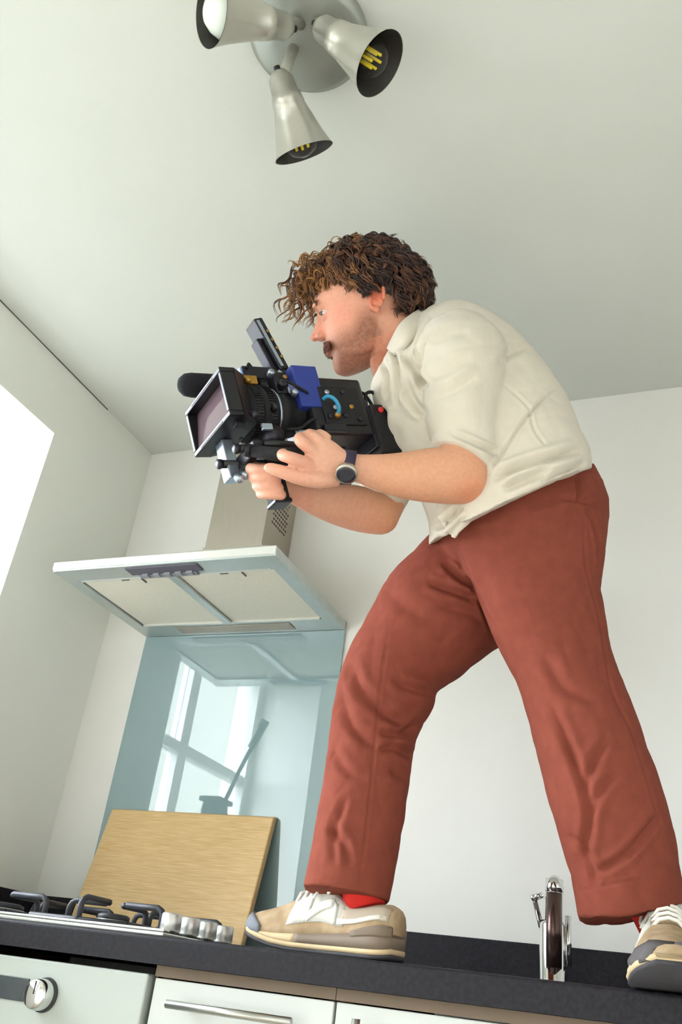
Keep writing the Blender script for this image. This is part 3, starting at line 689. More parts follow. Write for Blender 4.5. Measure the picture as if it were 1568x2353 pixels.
# ---- trousers
M_trous = mat('rust_twill', (134, 70, 56), .9, vary=.10, vscale=45, bump=.2, bscale=900, spec=.1)
near = [(1010, 1165, 1385, 1110, 1.555, .62), (1040, 1225, 1394, 1175, 1.535, .70), (1058, 1290, 1390, 1265, 1.515, .74), (1090, 1350, 1381, 1335, 1.495, .78), (1118, 1420, 1388, 1420, 1.47, .82),
        (1150, 1490, 1402, 1500, 1.445, .86), (1192, 1570, 1428, 1570, 1.415, .92), (1216, 1650, 1460, 1655, 1.385, .96), (1240, 1750, 1496, 1750, 1.350, .95), (1265, 1845, 1527, 1845, 1.315, .92),
        (1292, 1940, 1550, 1938, 1.295, .90), (1315, 2020, 1563, 2010, 1.275, .90), (1331, 2106, 1580, 2070, 1.26, .90)]
far = [(1060, 1160, 1260, 1380, 1.64, .8), (1000, 1212, 1215, 1440, 1.635, .82), (950, 1262, 1165, 1478, 1.625, .84), (895, 1318, 1110, 1512, 1.61, .88), (858, 1392, 1050, 1562, 1.595, .92), (815, 1465, 1000, 1595, 1.575, .96),
       (783, 1540, 994, 1632, 1.555, .98), (764, 1630, 964, 1684, 1.53, .98), (752, 1715, 950, 1738, 1.50, .98), (742, 1790, 943, 1800, 1.47, .96), (730, 1860, 933, 1862, 1.44, .94), (718, 1930, 922, 1932, 1.41, .92),
       (706, 1992, 908, 2006, 1.38, .92), (695, 2037, 894, 2078, 1.36, .92)]
pelv = [(1030, 1185, 1360, 1068, 1.60, .95), (1005, 1235, 1393, 1150, 1.595, 1.05), (1030, 1290, 1390, 1225, 1.59, 1.0), (1075, 1350, 1380, 1290, 1.585, .85), (1120, 1400, 1350, 1350, 1.58, .6)]
def hem(spec, up=.35, th=15):
    """turn the last ring inwards so the leg is open at the bottom"""
    a = list(spec[-1]); b = list(spec[-2]); out = []
    def shrink(s, p):
        s = np.array(s, float); m = (s[:2] + s[2:4]) / 2; h = (s[2:4] - s[:2]) / 2; k = 1 - p / np.linalg.norm(h)
        return [*(m - h * k), *(m + h * k), *s[4:]]
    out.append(shrink(a, th)); mid = (np.array(a) * .3 + np.array(b) * .7).tolist(); out.append(shrink(mid, th)); out.append(shrink(b, th + 2))
    return out
mb = MB(); R_ = subdiv(near, 3); limb(mb, R_ + hem(near), tilt=(len(R_) - 1, len(R_), .42)); R_ = subdiv(far, 3); limb(mb, R_ + hem(far), tilt=(len(R_) - 1, len(R_), .1)); limb(mb, subdiv(pelv, 2), n=36)
trm = remesh(mb, .0034, 6)
q_ = lambda pts: [(650 + x * .5855, 1050 + y * .5855) for x, y in pts]
wrinkle(trm, .0025, 9, 3.1); wrinkle(trm, .0010, 30, 8.2); crease(trm, .0035, 8, 4.4, (1.3, 1.3, .8)); crease(trm, .0018, 19, 9.1, (1.2, 1.2, .8))
folds(trm, [
    (q_([(1185, 200), (1190, 420), (1245, 640), (1290, 900), (1370, 1080), (1440, 1300), (1500, 1500)]), 3, .0016),
    (q_([(420, 660), (385, 900), (350, 1250), (325, 1500), (300, 1680)]), 3, .0016),
    (q_([(260, 780), (300, 900), (410, 1010), (505, 1060)]), 12, .010), (q_([(215, 900), (270, 1050), (370, 1140)]), 12, .009), (q_([(190, 1130), (250, 1230), (340, 1260)]), 10, .006),
    (q_([(590, 930), (480, 900), (430, 860)]), 9, .008), (q_([(530, 1050), (460, 1090), (380, 1080)]), 9, .010), (q_([(515, 1180), (440, 1140), (380, 1150)]), 9, .008), (q_([(500, 1280), (420, 1220)]), 9, .005),
    (q_([(690, 380), (740, 480), (830, 690)]), 6, .007), (q_([(630, 410), (680, 460), (760, 520)]), 8, .011), (q_([(565, 490), (650, 520), (760, 560)]), 8, .010), (q_([(600, 590), (680, 600), (790, 640)]), 9, .005),
    (q_([(1050, 960), (1150, 1200), (1205, 1390), (1180, 1600)]), 10, .008), (q_([(1290, 1090), (1230, 1180), (1190, 1300)]), 10, .006), (q_([(1320, 1230), (1240, 1330), (1215, 1420)]), 9, .005),
    (q_([(1030, 780), (1100, 900), (1250, 960)]), 14, .006), (q_([(1480, 1400), (1350, 1560), (1220, 1640)]), 9, .006), (q_([(1120, 1480), (1200, 1560), (1230, 1690)]), 8, .005),
    (q_([(1160, 1705), (1300, 1675), (1420, 1655), (1560, 1640)]), 3, .0022), (q_([(85, 1635), (200, 1660), (330, 1690), (430, 1720)]), 3, .0018),
    (q_([(250, 1330), (200, 1480), (210, 1600)]), 9, .006), (q_([(170, 1430), (240, 1520), (260, 1620)]), 9, .006), (q_([(1090, 160), (1180, 170), (1240, 160)]), 6, .005),
    (q_([(1152, 70), (1160, 120), (1165, 175)]), 5, .007), (q_([(1165, 175), (1210, 185), (1258, 190)]), 5, .006), (q_([(1180, 190), (1225, 280), (1250, 420)]), 4, .003), (q_([(1205, 200), (1235, 320), (1245, 450)]), 4, .003), (q_([(1100, 130), (1000, 190), (850, 300)]), 18, .005), (q_([(400, 520), (500, 600), (650, 680)]), 16, .005)])
trousers = place(trm, 'trousers', M_trous, man)
trousers['label'] = 'rust brown cotton trousers'
# ---- shirt
M_shirt = mat('cream_linen', (218, 209, 192), .9, vary=.03, vscale=50, bump=.3, bscale=1100, spec=.15, sheen=.2)
torso = [(985, 1252, 1352, 1086, 1.575, 1.16), (985, 1200, 1350, 1045, 1.58, 1.12), (962, 1130, 1332, 1000, 1.59, 1.0), (925, 1070, 1312, 950, 1.605, .88), (893, 1010, 1282, 892, 1.62, .78),
         (862, 945, 1240, 832, 1.635, .72), (850, 895, 1185, 768, 1.65, .70), (872, 850, 1125, 722, 1.66, .68), (905, 815, 1070, 703, 1.67, .68), (938, 785, 1020, 702, 1.68, .68)]
slv = [(975, 765, 1105, 735, 1.60, .75), (958, 800, 1160, 790, 1.56, .75), (966, 845, 1164, 850, 1.535, .9), (973, 905, 1154, 912, 1.51, .95), (980, 965, 1146, 985, 1.485, .95), (992, 1005, 1148, 1045, 1.468, .92), (996, 1024, 1126, 1106, 1.455, .90)]
fslv = [(900, 900, 1060, 900, 1.75, .8), (880, 980, 1010, 1020, 1.72, .8), (850, 1050, 968, 1100, 1.67, .8), (830, 1112, 912, 1190, 1.635, .85)]
mb = MB(); limb(mb, subdiv(torso, 3), n=40, power=2.2); limb(mb, subdiv(slv, 3)); limb(mb, subdiv(fslv, 2))
# cuffs: rolled band
for s in (slv, fslv):
    a, b = np.array(s[-1], float), np.array(s[-2], float)
    def wide(r, p):
        m_ = (r[:2] + r[2:4]) / 2; h = (r[2:4] - r[:2]) / 2; k = 1 + p / np.linalg.norm(h); return [*(m_ - h * k), *(m_ + h * k), *r[4:]]
    limb(mb, [wide(a * .25 + b * .75, 1), wide(a * .35 + b * .65, 4), wide(a * .95 + b * .05, 4), wide(a, 2)])
# front tails hanging out
limb(mb, [(1000, 1160, 1130, 1150, 1.47, .5), (1012, 1205, 1100, 1185, 1.45, .4), (1028, 1228, 1068, 1212, 1.445, .35), (1036, 1242, 1048, 1238, 1.445, .3)], n=16)
shm = remesh(mb, .0034, 7)
k_ = lambda pts: [(780 + x / 2.34, 680 + y / 2.34) for x, y in pts]
wrinkle(shm, .0025, 9, 5.5); wrinkle(shm, .0010, 28, 1.2); crease(shm, .0030, 8, 2.4); crease(shm, .0015, 18, 7.7)
folds(shm, [
    (k_([(520, 150), (470, 210), (440, 300), (440, 440), (468, 495)]), 7, .007), (k_([(360, 310), (410, 400), (468, 495)]), 8, .009), (k_([(480, 450), (600, 390), (710, 325)]), 11, .004), (k_([(500, 560), (620, 500), (740, 430)]), 12, .004),
    (k_([(500, 260), (600, 200), (700, 190)]), 12, .003), (k_([(870, 465), (950, 530), (1020, 605), (1050, 720), (1140, 835)]), 3, .0018), (k_([(1165, 485), (1020, 640), (900, 810), (800, 970)]), 4, .0035),
    (k_([(820, 985), (960, 925), (1100, 880), (1310, 828)]), 9, .010), (k_([(880, 1040), (1010, 985), (1140, 925)]), 9, .007), (k_([(1080, 1000), (1220, 960), (1330, 900)]), 10, .006),
    (k_([(250, 235), (310, 350), (320, 480), (310, 590)]), 5, .006), (k_([(350, 470), (400, 570), (465, 640)]), 9, .007), (k_([(235, 600), (250, 760), (300, 850)]), 8, .008),
    (k_([(600, 740), (720, 790), (860, 858)]), 5, .006), (k_([(560, 860), (680, 940), (790, 990)]), 4, .003), (k_([(860, 370), (900, 320), (1000, 270)]), 9, .004),
    (k_([(200, 300), (260, 430), (250, 560)]), 5, .006), (k_([(500, 1220), (560, 1230), (660, 1130)]), 8, .008), (k_([(580, 1310), (620, 1250), (700, 1180)]), 5, .004)], 1.5)
shirt = place(shm, 'shirt', M_shirt, man); shirt['label'] = 'cream linen shirt with rolled sleeves'
mb = MB()   # collar
tp_ = smoothpath([D(990, 700, 1.76), D(985, 698, 1.70), D(950, 718, 1.640), D(920, 742, 1.61), D(899, 778, 1.615), D(889, 800, 1.63)], 4)
bt_ = smoothpath([D(1010, 722, 1.76), D(1002, 726, 1.68), D(972, 752, 1.605), D(945, 785, 1.575), D(925, 808, 1.58), D(905, 818, 1.60)], 4)
th = .004
rings = [[t - ray(920, 760) * th, t + ray(920, 760) * th, (t + b) / 2 + ray(920, 760) * th, b + ray(920, 760) * th, b - ray(920, 760) * th, (t + b) / 2 - ray(920, 760) * th * 2.2] for t, b in zip(tp_, bt_)]
mb.loft(rings, True, True); mb.build('collar', M_shirt, man)

# ---- skin: head, neck, arms and hands in one surface
HO = D(868, 705, 1.70); rv = ray(868, 705)
SXY = lambda a, b: CAM_R[:, 0] * a + CAM_R[:, 2] * b
_F = SXY(-.954, -.30); _F = nrm(_F - rv * (_F @ rv)); _U0 = SXY(-.30, .954); _U0 = nrm(_U0 - rv * (_U0 @ rv) - _F * (_U0 @ _F))
TL = math.radians(17)
_U = math.cos(TL) * _U0 + math.sin(TL) * rv; _S = math.cos(TL) * (-rv) + math.sin(TL) * _U0
def hd_(f, s, u): return HO + _F * f + _S * s + _U * u
lev = [(-.113, .098, .070, .010), (-.108, .106, .045, .024), (-.098, .1125, .022, .036), (-.084, .1145, .006, .046), (-.070, .1115, -.006, .054), (-.056, .1105, -.014, .059), (-.042, .1125, -.024, .063), (-.028, .1130, -.04, .066), (-.012, .1115, -.058, .068),
       (.004, .1115, -.070, .070), (.018, .1145, -.078, .072), (.030, .1205, -.083, .074), (.045, .1205, -.086, .0755), (.065, .1170, -.087, .0755), (.085, .107, -.082, .071), (.103, .089, -.069, .061), (.118, .062, -.045, .044), (.127, .03, -.01, .018)]
mb = MB(); L_ = smoothpath(lev, 3); rings = []
for u, ff, fb, w in L_:
    c = (ff + fb) / 2; a = (ff - fb) / 2; ring = []
    for q in np.linspace(0, 2 * math.pi, 44, endpoint=False):
        co, si = math.cos(q), math.sin(q); ex = 2 / 2.35
        ring.append(hd_(c + a * math.copysign(abs(co) ** ex, co), w * math.copysign(abs(si) ** ex, si), u))
    rings.append(ring)
mb.loft(rings)
E3 = lambda f, s, u, a, b, c: mb.ell(hd_(f, s, u), (_F * a, _S * b, _U * c), 18, 12)
# nose: bridge to tip
ns = [(.022, .116, .009), (.012, .122, .0095), (.002, .128, .010), (-.008, .1335, .0115), (-.016, .137, .0135), (-.023, .1375, .0145), (-.029, .131, .0125), (-.032, .120, .010)]
rings = []
for u, ft, w in ns:
    fb = .095; ring = []
    for q in np.linspace(0, 2 * math.pi, 20, endpoint=False):
        co, si = math.cos(q), math.sin(q)
        f_ = fb + (ft - fb) * (.5 + .5 * co); ww = w * (1.55 - .75 * (.5 + .5 * co))
        ring.append(hd_(f_, ww * si, u))
    rings.append(ring)
mb.loft(rings)
E3(.1335, 0, -.021, .0095, .0105, .0085)
for s in (-1, 1):
    E3(.1215, s * .0125, -.0235, .010, .0065, .0075)          # nostril wing
    E3(.1085, s * .028, .0285, .013, .021, .0065)              # brow
    E3(.074, s * .036, -.018, .026, .0155, .022)                # cheekbone
    E3(.074, s * .034, -.050, .026, .017, .028)                # cheek
    E3(.050, s * .044, -.075, .035, .010, .018)                # jaw
    E3(.0985, s * .031, .0205, .0132, .0165, .0095)            # upper lid
    E3(.0975, s * .031, .0020, .0125, .0155, .0078)            # lower lid
    # ear
    ec = (-.008, s * .076, .004)
    rim = [hd_(-.004 + .0145 * math.cos(t) - .006 * math.sin(t), s * (.0745 + .005 * max(0, -math.cos(t))), -.002 + .027 * math.sin(t)) for t in np.linspace(-1.9, 3.6, 22)]
    mb.tube(rim, [.0042] * 22, 10); E3(-.005, s * .0710, -.002, .013, .005, .022); E3(.003, s * .0735, -.027, .0065, .0050, .008); E3(.008, s * .0730, -.004, .005, .005, .008)
E3(.1165, 0, -.0465, .0085, .0215, .0062); E3(.1145, 0, -.0600, .0085, .0195, .0065); E3(.101, 0, -.094, .0145, .021, .0155)
# neck and chest
limb(mb, [(800, 790, 935, 700, 1.70, .85), (838, 815, 955, 725, 1.695, .88), (852, 840, 965, 745, 1.69, .95), (866, 868, 985, 785, 1.685, .8), (900, 890, 1030, 810, 1.685, .6)])
limb(mb, subdiv([(930, 880, 1050, 800, 1.68, .6), (920, 950, 1160, 860, 1.66, .5), (980, 1060, 1260, 970, 1.63, .5), (1030, 1150, 1300, 1080, 1.61, .6)], 2))
# throat and chest shown by the open collar
limb(mb, [(850, 830, 905, 815, 1.655, .8), (853, 850, 904, 840, 1.64, .8), (860, 872, 900, 868, 1.625, .8), (872, 895, 893, 893, 1.612, .8), (882, 912, 888, 911, 1.605, .8)], n=18)
# near arm
armn = [(1035, 880, 1095, 880, 1.56, .8), (1030, 945, 1105, 955, 1.505, .8), (1020, 1000, 1122, 1040, 1.468, .9), (1008, 1028, 1118, 1112, 1.45, .86), (1008, 1030, 1098, 1152, 1.44, .8), (985, 1030, 1050, 1158, 1.43, .8), (955, 1034, 975, 1154, 1.418, .85), (910, 1041, 910, 1142, 1.405, .85), (860, 1044, 855, 1124, 1.393, .82), (820, 1043, 818, 1108, 1.384, .78), (795, 1036, 792, 1106, 1.379, .72)]
palm = [(770, 1016, 768, 1110, 1.375, .52), (742, 1002, 744, 1114, 1.37, .42), (715, 1003, 722, 1108, 1.366, .38), (698, 1016, 704, 1090, 1.365, .34)]
limb(mb, subdiv(armn[:-1] + [armn[-1]] + palm, 3), n=32)
def finger(pts, rs):
    p = smoothpath([D(*q) for q in pts], 4); r = np.interp(np.linspace(0, 1, len(p)), np.linspace(0, 1, len(rs)), rs); r = r.copy(); r[-1] *= .55; r[-2] *= .85
    mb.tube(p, r, 14)
finger([(730, 1078, 1.368), (700, 1064, 1.352), (668, 1052, 1.346), (650, 1046, 1.362), (655, 1042, 1.392), (680, 1040, 1.405)], [.0105, .0108, .0100, .0096, .0088, .0082])
finger([(735, 1050, 1.366), (712, 1030, 1.358), (692, 1014, 1.358), (690, 1006, 1.380), (706, 1004, 1.402)], [.0108, .0108, .0102, .0094, .0085])
finger([(745, 1025, 1.37), (728, 1010, 1.368), (712, 1000, 1.380), (716, 998, 1.402), (735, 1004, 1.412)], [.0102, .0102, .0096, .0088, .008])
finger([(755, 1012, 1.375), (742, 1002, 1.380), (735, 998, 1.398), (745, 1002, 1.412)], [.0092, .0092, .0085, .0075])
finger([(775, 1098, 1.372), (735, 1103, 1.358), (690, 1098, 1.350), (645, 1083, 1.350), (608, 1072, 1.358)], [.0135, .0140, .0118, .0104, .0078])
# far arm and hand
armf = [(930, 950, 1010, 980, 1.75, .9), (890, 1060, 960, 1100, 1.67, .9), (862, 1130, 915, 1196, 1.63, .9), (858, 1130, 890, 1226, 1.615, .85), (835, 1118, 845, 1226, 1.60, .85), (795, 1112, 792, 1214, 1.575, .85), (745, 1108, 745, 1196, 1.54, .82), (700, 1108, 700, 1174, 1.51, .78), (668, 1103, 668, 1156, 1.485, .72)]
palmf = [(645, 1088, 650, 1152, 1.472, .55), (620, 1075, 634, 1146, 1.462, .45), (602, 1072, 616, 1136, 1.455, .40)]
limb(mb, subdiv(armf + palmf, 3), n=28)
for i, y in enumerate((1077, 1097, 1116, 1133)):
    dx = (0, 7, 15, 24)[i]
    finger([(612 + dx, y, 1.455), (588 + dx, y - 1, 1.447), (577 + dx, y, 1.425), (592 + dx, y + 2, 1.408), (622 + dx * .8, y + 4, 1.404), (640 + dx * .6, y + 5, 1.410)], [.0102, .0102, .0098, .0092, .0088, .008])
bdm = remesh(mb, .0023, 4)
V = getv(bdm); loc_ = np.stack([(V - HO) @ _F, (V - HO) @ _S, (V - HO) @ _U], 1)
# eye sockets, alar crease, philtrum and mouth line
N = getn(bdm); disp = np.zeros(len(V))
def dent(f, s, u, rf, rs, ru, a):
    global disp
    for sg in ((-1, 1) if s else (1,)):
        disp += a * np.exp(-((loc_[:, 0] - f) / rf) ** 2 - ((loc_[:, 1] - sg * s) / rs) ** 2 - ((loc_[:, 2] - u) / ru) ** 2)
dent(.110, .017, .014, .012, .008, .009, -.004); dent(.104, .045, .010, .02, .010, .010, -.003); dent(.113, 0, -.0533, .02, .024, .0022, -.0045); dent(.115, .021, -.0285, .012, .005, .007, -.0025); dent(-.003, .076, .0, .007, .02, .011, -.005)
dent(.131, .006, -.0305, .006, .0035, .003, -.005); dent(.113, 0, -.072, .012, .02, .005, -.002); dent(.04, .052, -.045, .02, .02, .02, -.003)
setv(bdm, V + N * disp[:, None])
f, s, u = loc_.T; P_, dp_ = px_of(V)
skin = np.tile(L3((220, 166, 140)), (len(V), 1))
def mixc(mask, c): 
    global skin
    mask = np.clip(mask, 0, 1)[:, None]; skin = skin * (1 - mask) + L3(c) * mask
sst = lambda x, a, b: np.clip((x - a) / (b - a), 0, 1) ** 2 * (3 - 2 * np.clip((x - a) / (b - a), 0, 1))
head = (np.abs(f) < .2) & (np.abs(u) < .2) & (np.abs(s) < .12)
spk = np.array([noise.noise(Vector(v * 260)) for v in V]) * .5 + .5
mixc(head * .85, (226, 164, 136))
mixc(head * .45 * np.exp(-((f - .08) / .045) ** 2 - ((u + .012) / .03) ** 2), (222, 130, 110))
beard = head * sst(-u, .022, .07) * sst(f, -.03, .03) + .8 * head * sst(f, .0, .022) * sst(-f, -.062, -.025) * sst(-u, -.005, .04)
mixc(np.clip(beard, 0, 1) * (.62 + .38 * spk), (138, 84, 62))
mixc(head * .6 * np.exp(-((f - .135) / .013) ** 2 - (s / .02) ** 2 - ((u + .02) / .014) ** 2), (216, 112, 94))
mixc(head * .8 * sst(np.abs(s), .068, .076) * np.exp(-((f + .005) / .03) ** 2 - (u / .045) ** 2), (214, 104, 74))
mixc(head * .8 * np.exp(-((f - .117) / .012) ** 2 - (s / .022) ** 2 - ((u + .058) / .006) ** 2), (186, 96, 80))
mixc((u < -.07) * head * sst(-f, -.06, .0) * .5, (214, 132, 100))
armm = (P_[:, 1] > 980) & (V[:, 2] < 1.75)
mixc(armm * .6 * np.exp(-((P_[:, 0] - 1085) / 40) ** 2 - ((P_[:, 1] - 1135) / 40) ** 2), (214, 112, 84))
mixc(armm * .45 * sst(P_[:, 0], 780, 900), (220, 156, 112))
mixc(armm * (P_[:, 0] < 720) * .3 * spk, (220, 132, 112))
M_skin = mat('skin', (224, 168, 138), .5, attr='tint', vary=.05, vscale=160, bump=.12, bscale=700, spec=.35)
_b = M_skin.node_tree.nodes['Principled BSDF']; _b.inputs['Subsurface Weight'].default_value = .08; _b.inputs['Subsurface Radius'].default_value = (.012, .004, .002)
setcol(bdm, skin); body = place(bdm, 'body', M_skin, man)

# ---- eyes
M_eyew = mat('eye_white', (206, 200, 194), .2); M_iris = mat('iris', (70, 84, 92), .15)
for sg in (-1, 1):
    ec = hd_(.0962, sg * .0305, .0108)
    e = MB().ell(ec, (_F * .0112, _S * .0112, _U * .0112), 20, 14).build('eye', M_eyew, man)
    gz = nrm(_F + _U * -.12 + _S * .10 * sg)
    MB().lathe([(.0090, .0062), (.0106, .0056), (.0116, .002)], ec, gz, 18).build('iris', M_iris, e)
    MB().tube([hd_(.0985 + .0122 * math.cos(q), sg * (.031 + .0145 * math.sin(q)), .0122 - .002 * abs(math.sin(q))) for q in np.linspace(-.9, 1.25, 12)], [.0004] + [.0009] * 10 + [.0004], 6).build('eyelashes', mat('lash', (74, 46, 38), .7), man)
# ---- moustache and brows: short hairs
def strands(name, m, roots, length, r, parent, droop=.3):
    mb = MB()
    for (p, d) in roots:
        d = nrm(d); l = length * random.uniform(.7, 1.2); side = nrm(np.cross(d, _U) + 1e-6) * random.uniform(-.25, .25)
        q = [p, p + (d + side * .5) * l * .5, p + (d + side - _U * droop * .5) * l]
        mb.tube(q, [r, r * .9, r * .25], 5)
    return mb.build(name, m, parent)
M_must = mat('moustache_hair', (116, 62, 44), .6, vary=.3, vscale=200)
rt = []
for i in range(400):
    s_ = random.uniform(-.036, .036); u_ = random.uniform(-.046, -.0355) - abs(s_) * .30
    rt.append((hd_(.1165 - 8.5 * s_ * s_ + random.uniform(0, .004), s_, u_), _F * .32 + _S * (s_ * 24) - _U * .9))
strands('moustache', M_must, rt, .013, .0011, man)['kind'] = 'stuff'
M_brow = mat('brow_hair', (104, 64, 44), .6)
for sg in (-1, 1):
    rt = []
    for i in range(90):
        t = random.random(); s_ = .013 + .034 * t
        rt.append((hd_(.1245 - 9 * (s_ - .012) ** 2 - .004 * t, sg * s_, .0275 + .006 * t - .008 * t * t + random.uniform(-.0025, .0025)), _S * sg * .9 + _U * .35 - _F * .35))
    strands('eyebrow', M_brow, rt, .011, .0011, man, droop=-.1)['kind'] = 'stuff'

# ---- curly hair
HC, HR = np.array([.014, 0, .045]), np.array([.101, .082, .089])
def bulge(f_, s_, u_):
    k = 1.0
    if f_ < .01: k += .26 * min(1, (.01 - f_) / .06) * min(1, max(0, (.075 - u_) / .07))       # fuller towards the nape
    k += .05 * noise.noise(Vector((f_ * 30, s_ * 30, u_ * 30)))
    return k
def onshell(p, h=0.0):
    q = (p - HC) / HR; l = np.linalg.norm(q); b = HC + (p - HC) / l; b = HC + ((p - HC) / HR / l) * HR
    k = bulge(*b); n = nrm((b - HC) / HR ** 2)
    return HC + (b - HC) * k + n * h, n
mb = MB(); rings = []
for th in np.linspace(.08, math.pi - .1, 26):
    ring = []
    for ph in np.linspace(0, 2 * math.pi, 40, endpoint=False):
        d = np.array([math.sin(th) * math.cos(ph), math.sin(th) * math.sin(ph), math.cos(th)]); b = HC + d * HR
        fr = sst(np.array([b[0]]), -.005, .05)[0]
        lo = .052 * fr - .020 * (1 - fr) + (.018 if -.025 < b[0] < .02 else 0)      # lower limit of the base
        p, n = onshell(b, -.010)
        if p[2] < lo: p = HC + (p - HC) * np.array([.80, .80, 1]); p[2] = lo
        ring.append(hd_(*p))
    rings.append(ring)
mb.loft(rings)
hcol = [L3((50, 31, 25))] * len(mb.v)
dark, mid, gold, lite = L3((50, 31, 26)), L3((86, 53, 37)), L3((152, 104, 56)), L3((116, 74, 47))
def lock(path, nst, spread, r, c, tip=.25):
    """a bundle of fine strands along one path of head coordinates"""
    path = smoothpath(path, 2); n = len(path); t = np.linspace(0, 1, n)
    for k in range(nst):
        off = rng.normal(size=3) * spread; off2 = rng.normal(size=3) * spread * .7; ph = rng.uniform(0, 6.28)
        P = [hd_(*(path[i] + off * (1 - t[i] * (1 - tip)) + off2 * math.sin(ph + 5 * t[i]))) for i in range(n)]
        rr = r * np.minimum(1, np.minimum(t * 6 + .4, (1.03 - t) * 4)); n0 = len(mb.v)
        mb.tube(P, rr, 4); hcol.extend([c * rng.uniform(.65, 1.3)] * (len(mb.v) - n0))
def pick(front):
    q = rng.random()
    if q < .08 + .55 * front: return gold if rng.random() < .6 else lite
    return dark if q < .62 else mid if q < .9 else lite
cnt = 0; tries = 0
while cnt < 430 and tries < 6000:
    tries += 1
    th = math.acos(rng.uniform(-.55, 1)); ph = rng.uniform(-math.pi, math.pi)
    d = np.array([math.sin(th) * math.cos(ph), math.sin(th) * math.sin(ph), math.cos(th)]); p, n = onshell(HC + d * HR)
    lim = .066 if p[0] > .05 else (.045 if p[0] > .02 else (.026 if p[0] > -.03 else -.004))
    if p[2] < lim: continue
    L = rng.uniform(.045, .085); A = rng.uniform(.004, .0095); lam = rng.uniform(.024, .038); phs = rng.uniform(0, 6.28); stepn = 16; path = []
    side = rng.normal() * .5; h0 = rng.uniform(-.004, .007)
    for i in range(stepn + 1):
        t = i / stepn; _, n = onshell(p)
        g = np.array([(p[0] - .0) * 7.0, p[1] * 5.0, -.85]) + np.array([0, side, 0]) * .6; g = g - n * (g @ n); g = g / (np.linalg.norm(g) + 1e-6); lat = np.cross(n, g)
        w = phs + 6.283 * t * L / lam
        q, _ = onshell(p, h0 + A * .6 * math.cos(w) + .010 * t ** 3)
        path.append(q + lat * A * math.sin(w) * (.4 + .6 * t)); p, _ = onshell(p + g * L / stepn)
        stop = .040 if p[0] > .05 else (.018 if p[0] > .022 else (.002 if p[0] > -.028 else -.040))
        if p[2] < stop: break
    if len(path) < 6: continue
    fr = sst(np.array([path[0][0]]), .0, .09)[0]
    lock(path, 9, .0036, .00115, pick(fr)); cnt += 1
# loose curls over the brow and at the crown
for i in range(80):
    s_ = rng.uniform(-.062, .060); f_ = .100 + rng.uniform(-.03, .012) - 6 * s_ * s_; u_ = .098 + rng.uniform(-.03, .026)
    p = np.array([f_, s_, u_]); d = np.array([rng.uniform(.55, 1.15), s_ * 3, rng.uniform(.0, .35)]); L = rng.uniform(.065, .115) * (1 if s_ < .035 else .5); n_ = 26; path = []
    R0 = rng.uniform(.005, .010); tn = rng.uniform(1.3, 2.4); ph = rng.uniform(0, 6.28); hand = rng.choice([-1, 1])
    for k in range(n_ + 1):
        t = k / n_; dn_ = d / np.linalg.norm(d); a = np.cross(dn_, [0, 1, .2]); a /= np.linalg.norm(a); b = np.cross(dn_, a); w = ph + hand * 6.283 * tn * t
        path.append(p + (a * math.cos(w) + b * math.sin(w)) * R0 * min(1, t * 2.5)); d = d + np.array([-.06, 0, -1]) * (L / n_) * 17; p = p + d / np.linalg.norm(d) * L / n_
    lock(path, 4, .0014, .00075, gold if rng.random() < .6 else (lite if rng.random() < .6 else mid), .6)
for i in range(170):   # round curls on the surface
    th = math.acos(rng.uniform(-.1, 1)); ph = rng.uniform(-math.pi, math.pi); dd = np.array([math.sin(th) * math.cos(ph), math.sin(th) * math.sin(ph), math.cos(th)]); p, n = onshell(HC + dd * HR, .0)
    if p[2] < (.06 if p[0] > .03 else .03): continue
    t1 = np.cross(n, rng.normal(size=3)); t1 /= np.linalg.norm(t1); t2 = np.cross(n, t1); r_ = rng.uniform(.007, .014); q0 = rng.uniform(0, 6)
    path = [p + (t1 * math.cos(q + q0) + t2 * math.sin(q + q0)) * r_ * (1.1 - .09 * q) + n * (.002 + .0018 * q) for q in np.linspace(0, rng.uniform(3.5, 6.5), 13)]
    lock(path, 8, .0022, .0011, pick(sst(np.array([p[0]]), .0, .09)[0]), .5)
for i in range(40):   # flyaway loops above
    th = math.acos(rng.uniform(.35, 1)); ph = rng.uniform(-1.6, 1.6); dd = np.array([math.sin(th) * math.cos(ph), math.sin(th) * math.sin(ph), math.cos(th)]); p, n = onshell(HC + dd * HR, -.002)
    t1 = np.cross(n, rng.normal(size=3)); t1 /= np.linalg.norm(t1); r_ = rng.uniform(.008, .017)
    lock([p + t1 * r_ * math.sin(q) * 1.2 + n * r_ * (1 - math.cos(q)) * .55 for q in np.linspace(0, 5.2, 12)], 3, .0012, .00065, mid if rng.random() < .5 else gold, .8)
hm = MB(); hm.v, hm.f, hm.sm = mb.v, mb.f, mb.sm
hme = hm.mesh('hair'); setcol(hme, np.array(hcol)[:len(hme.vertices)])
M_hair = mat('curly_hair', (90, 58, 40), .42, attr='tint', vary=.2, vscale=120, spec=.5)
place(hme, 'hair', M_hair, man)['kind'] = 'stuff'

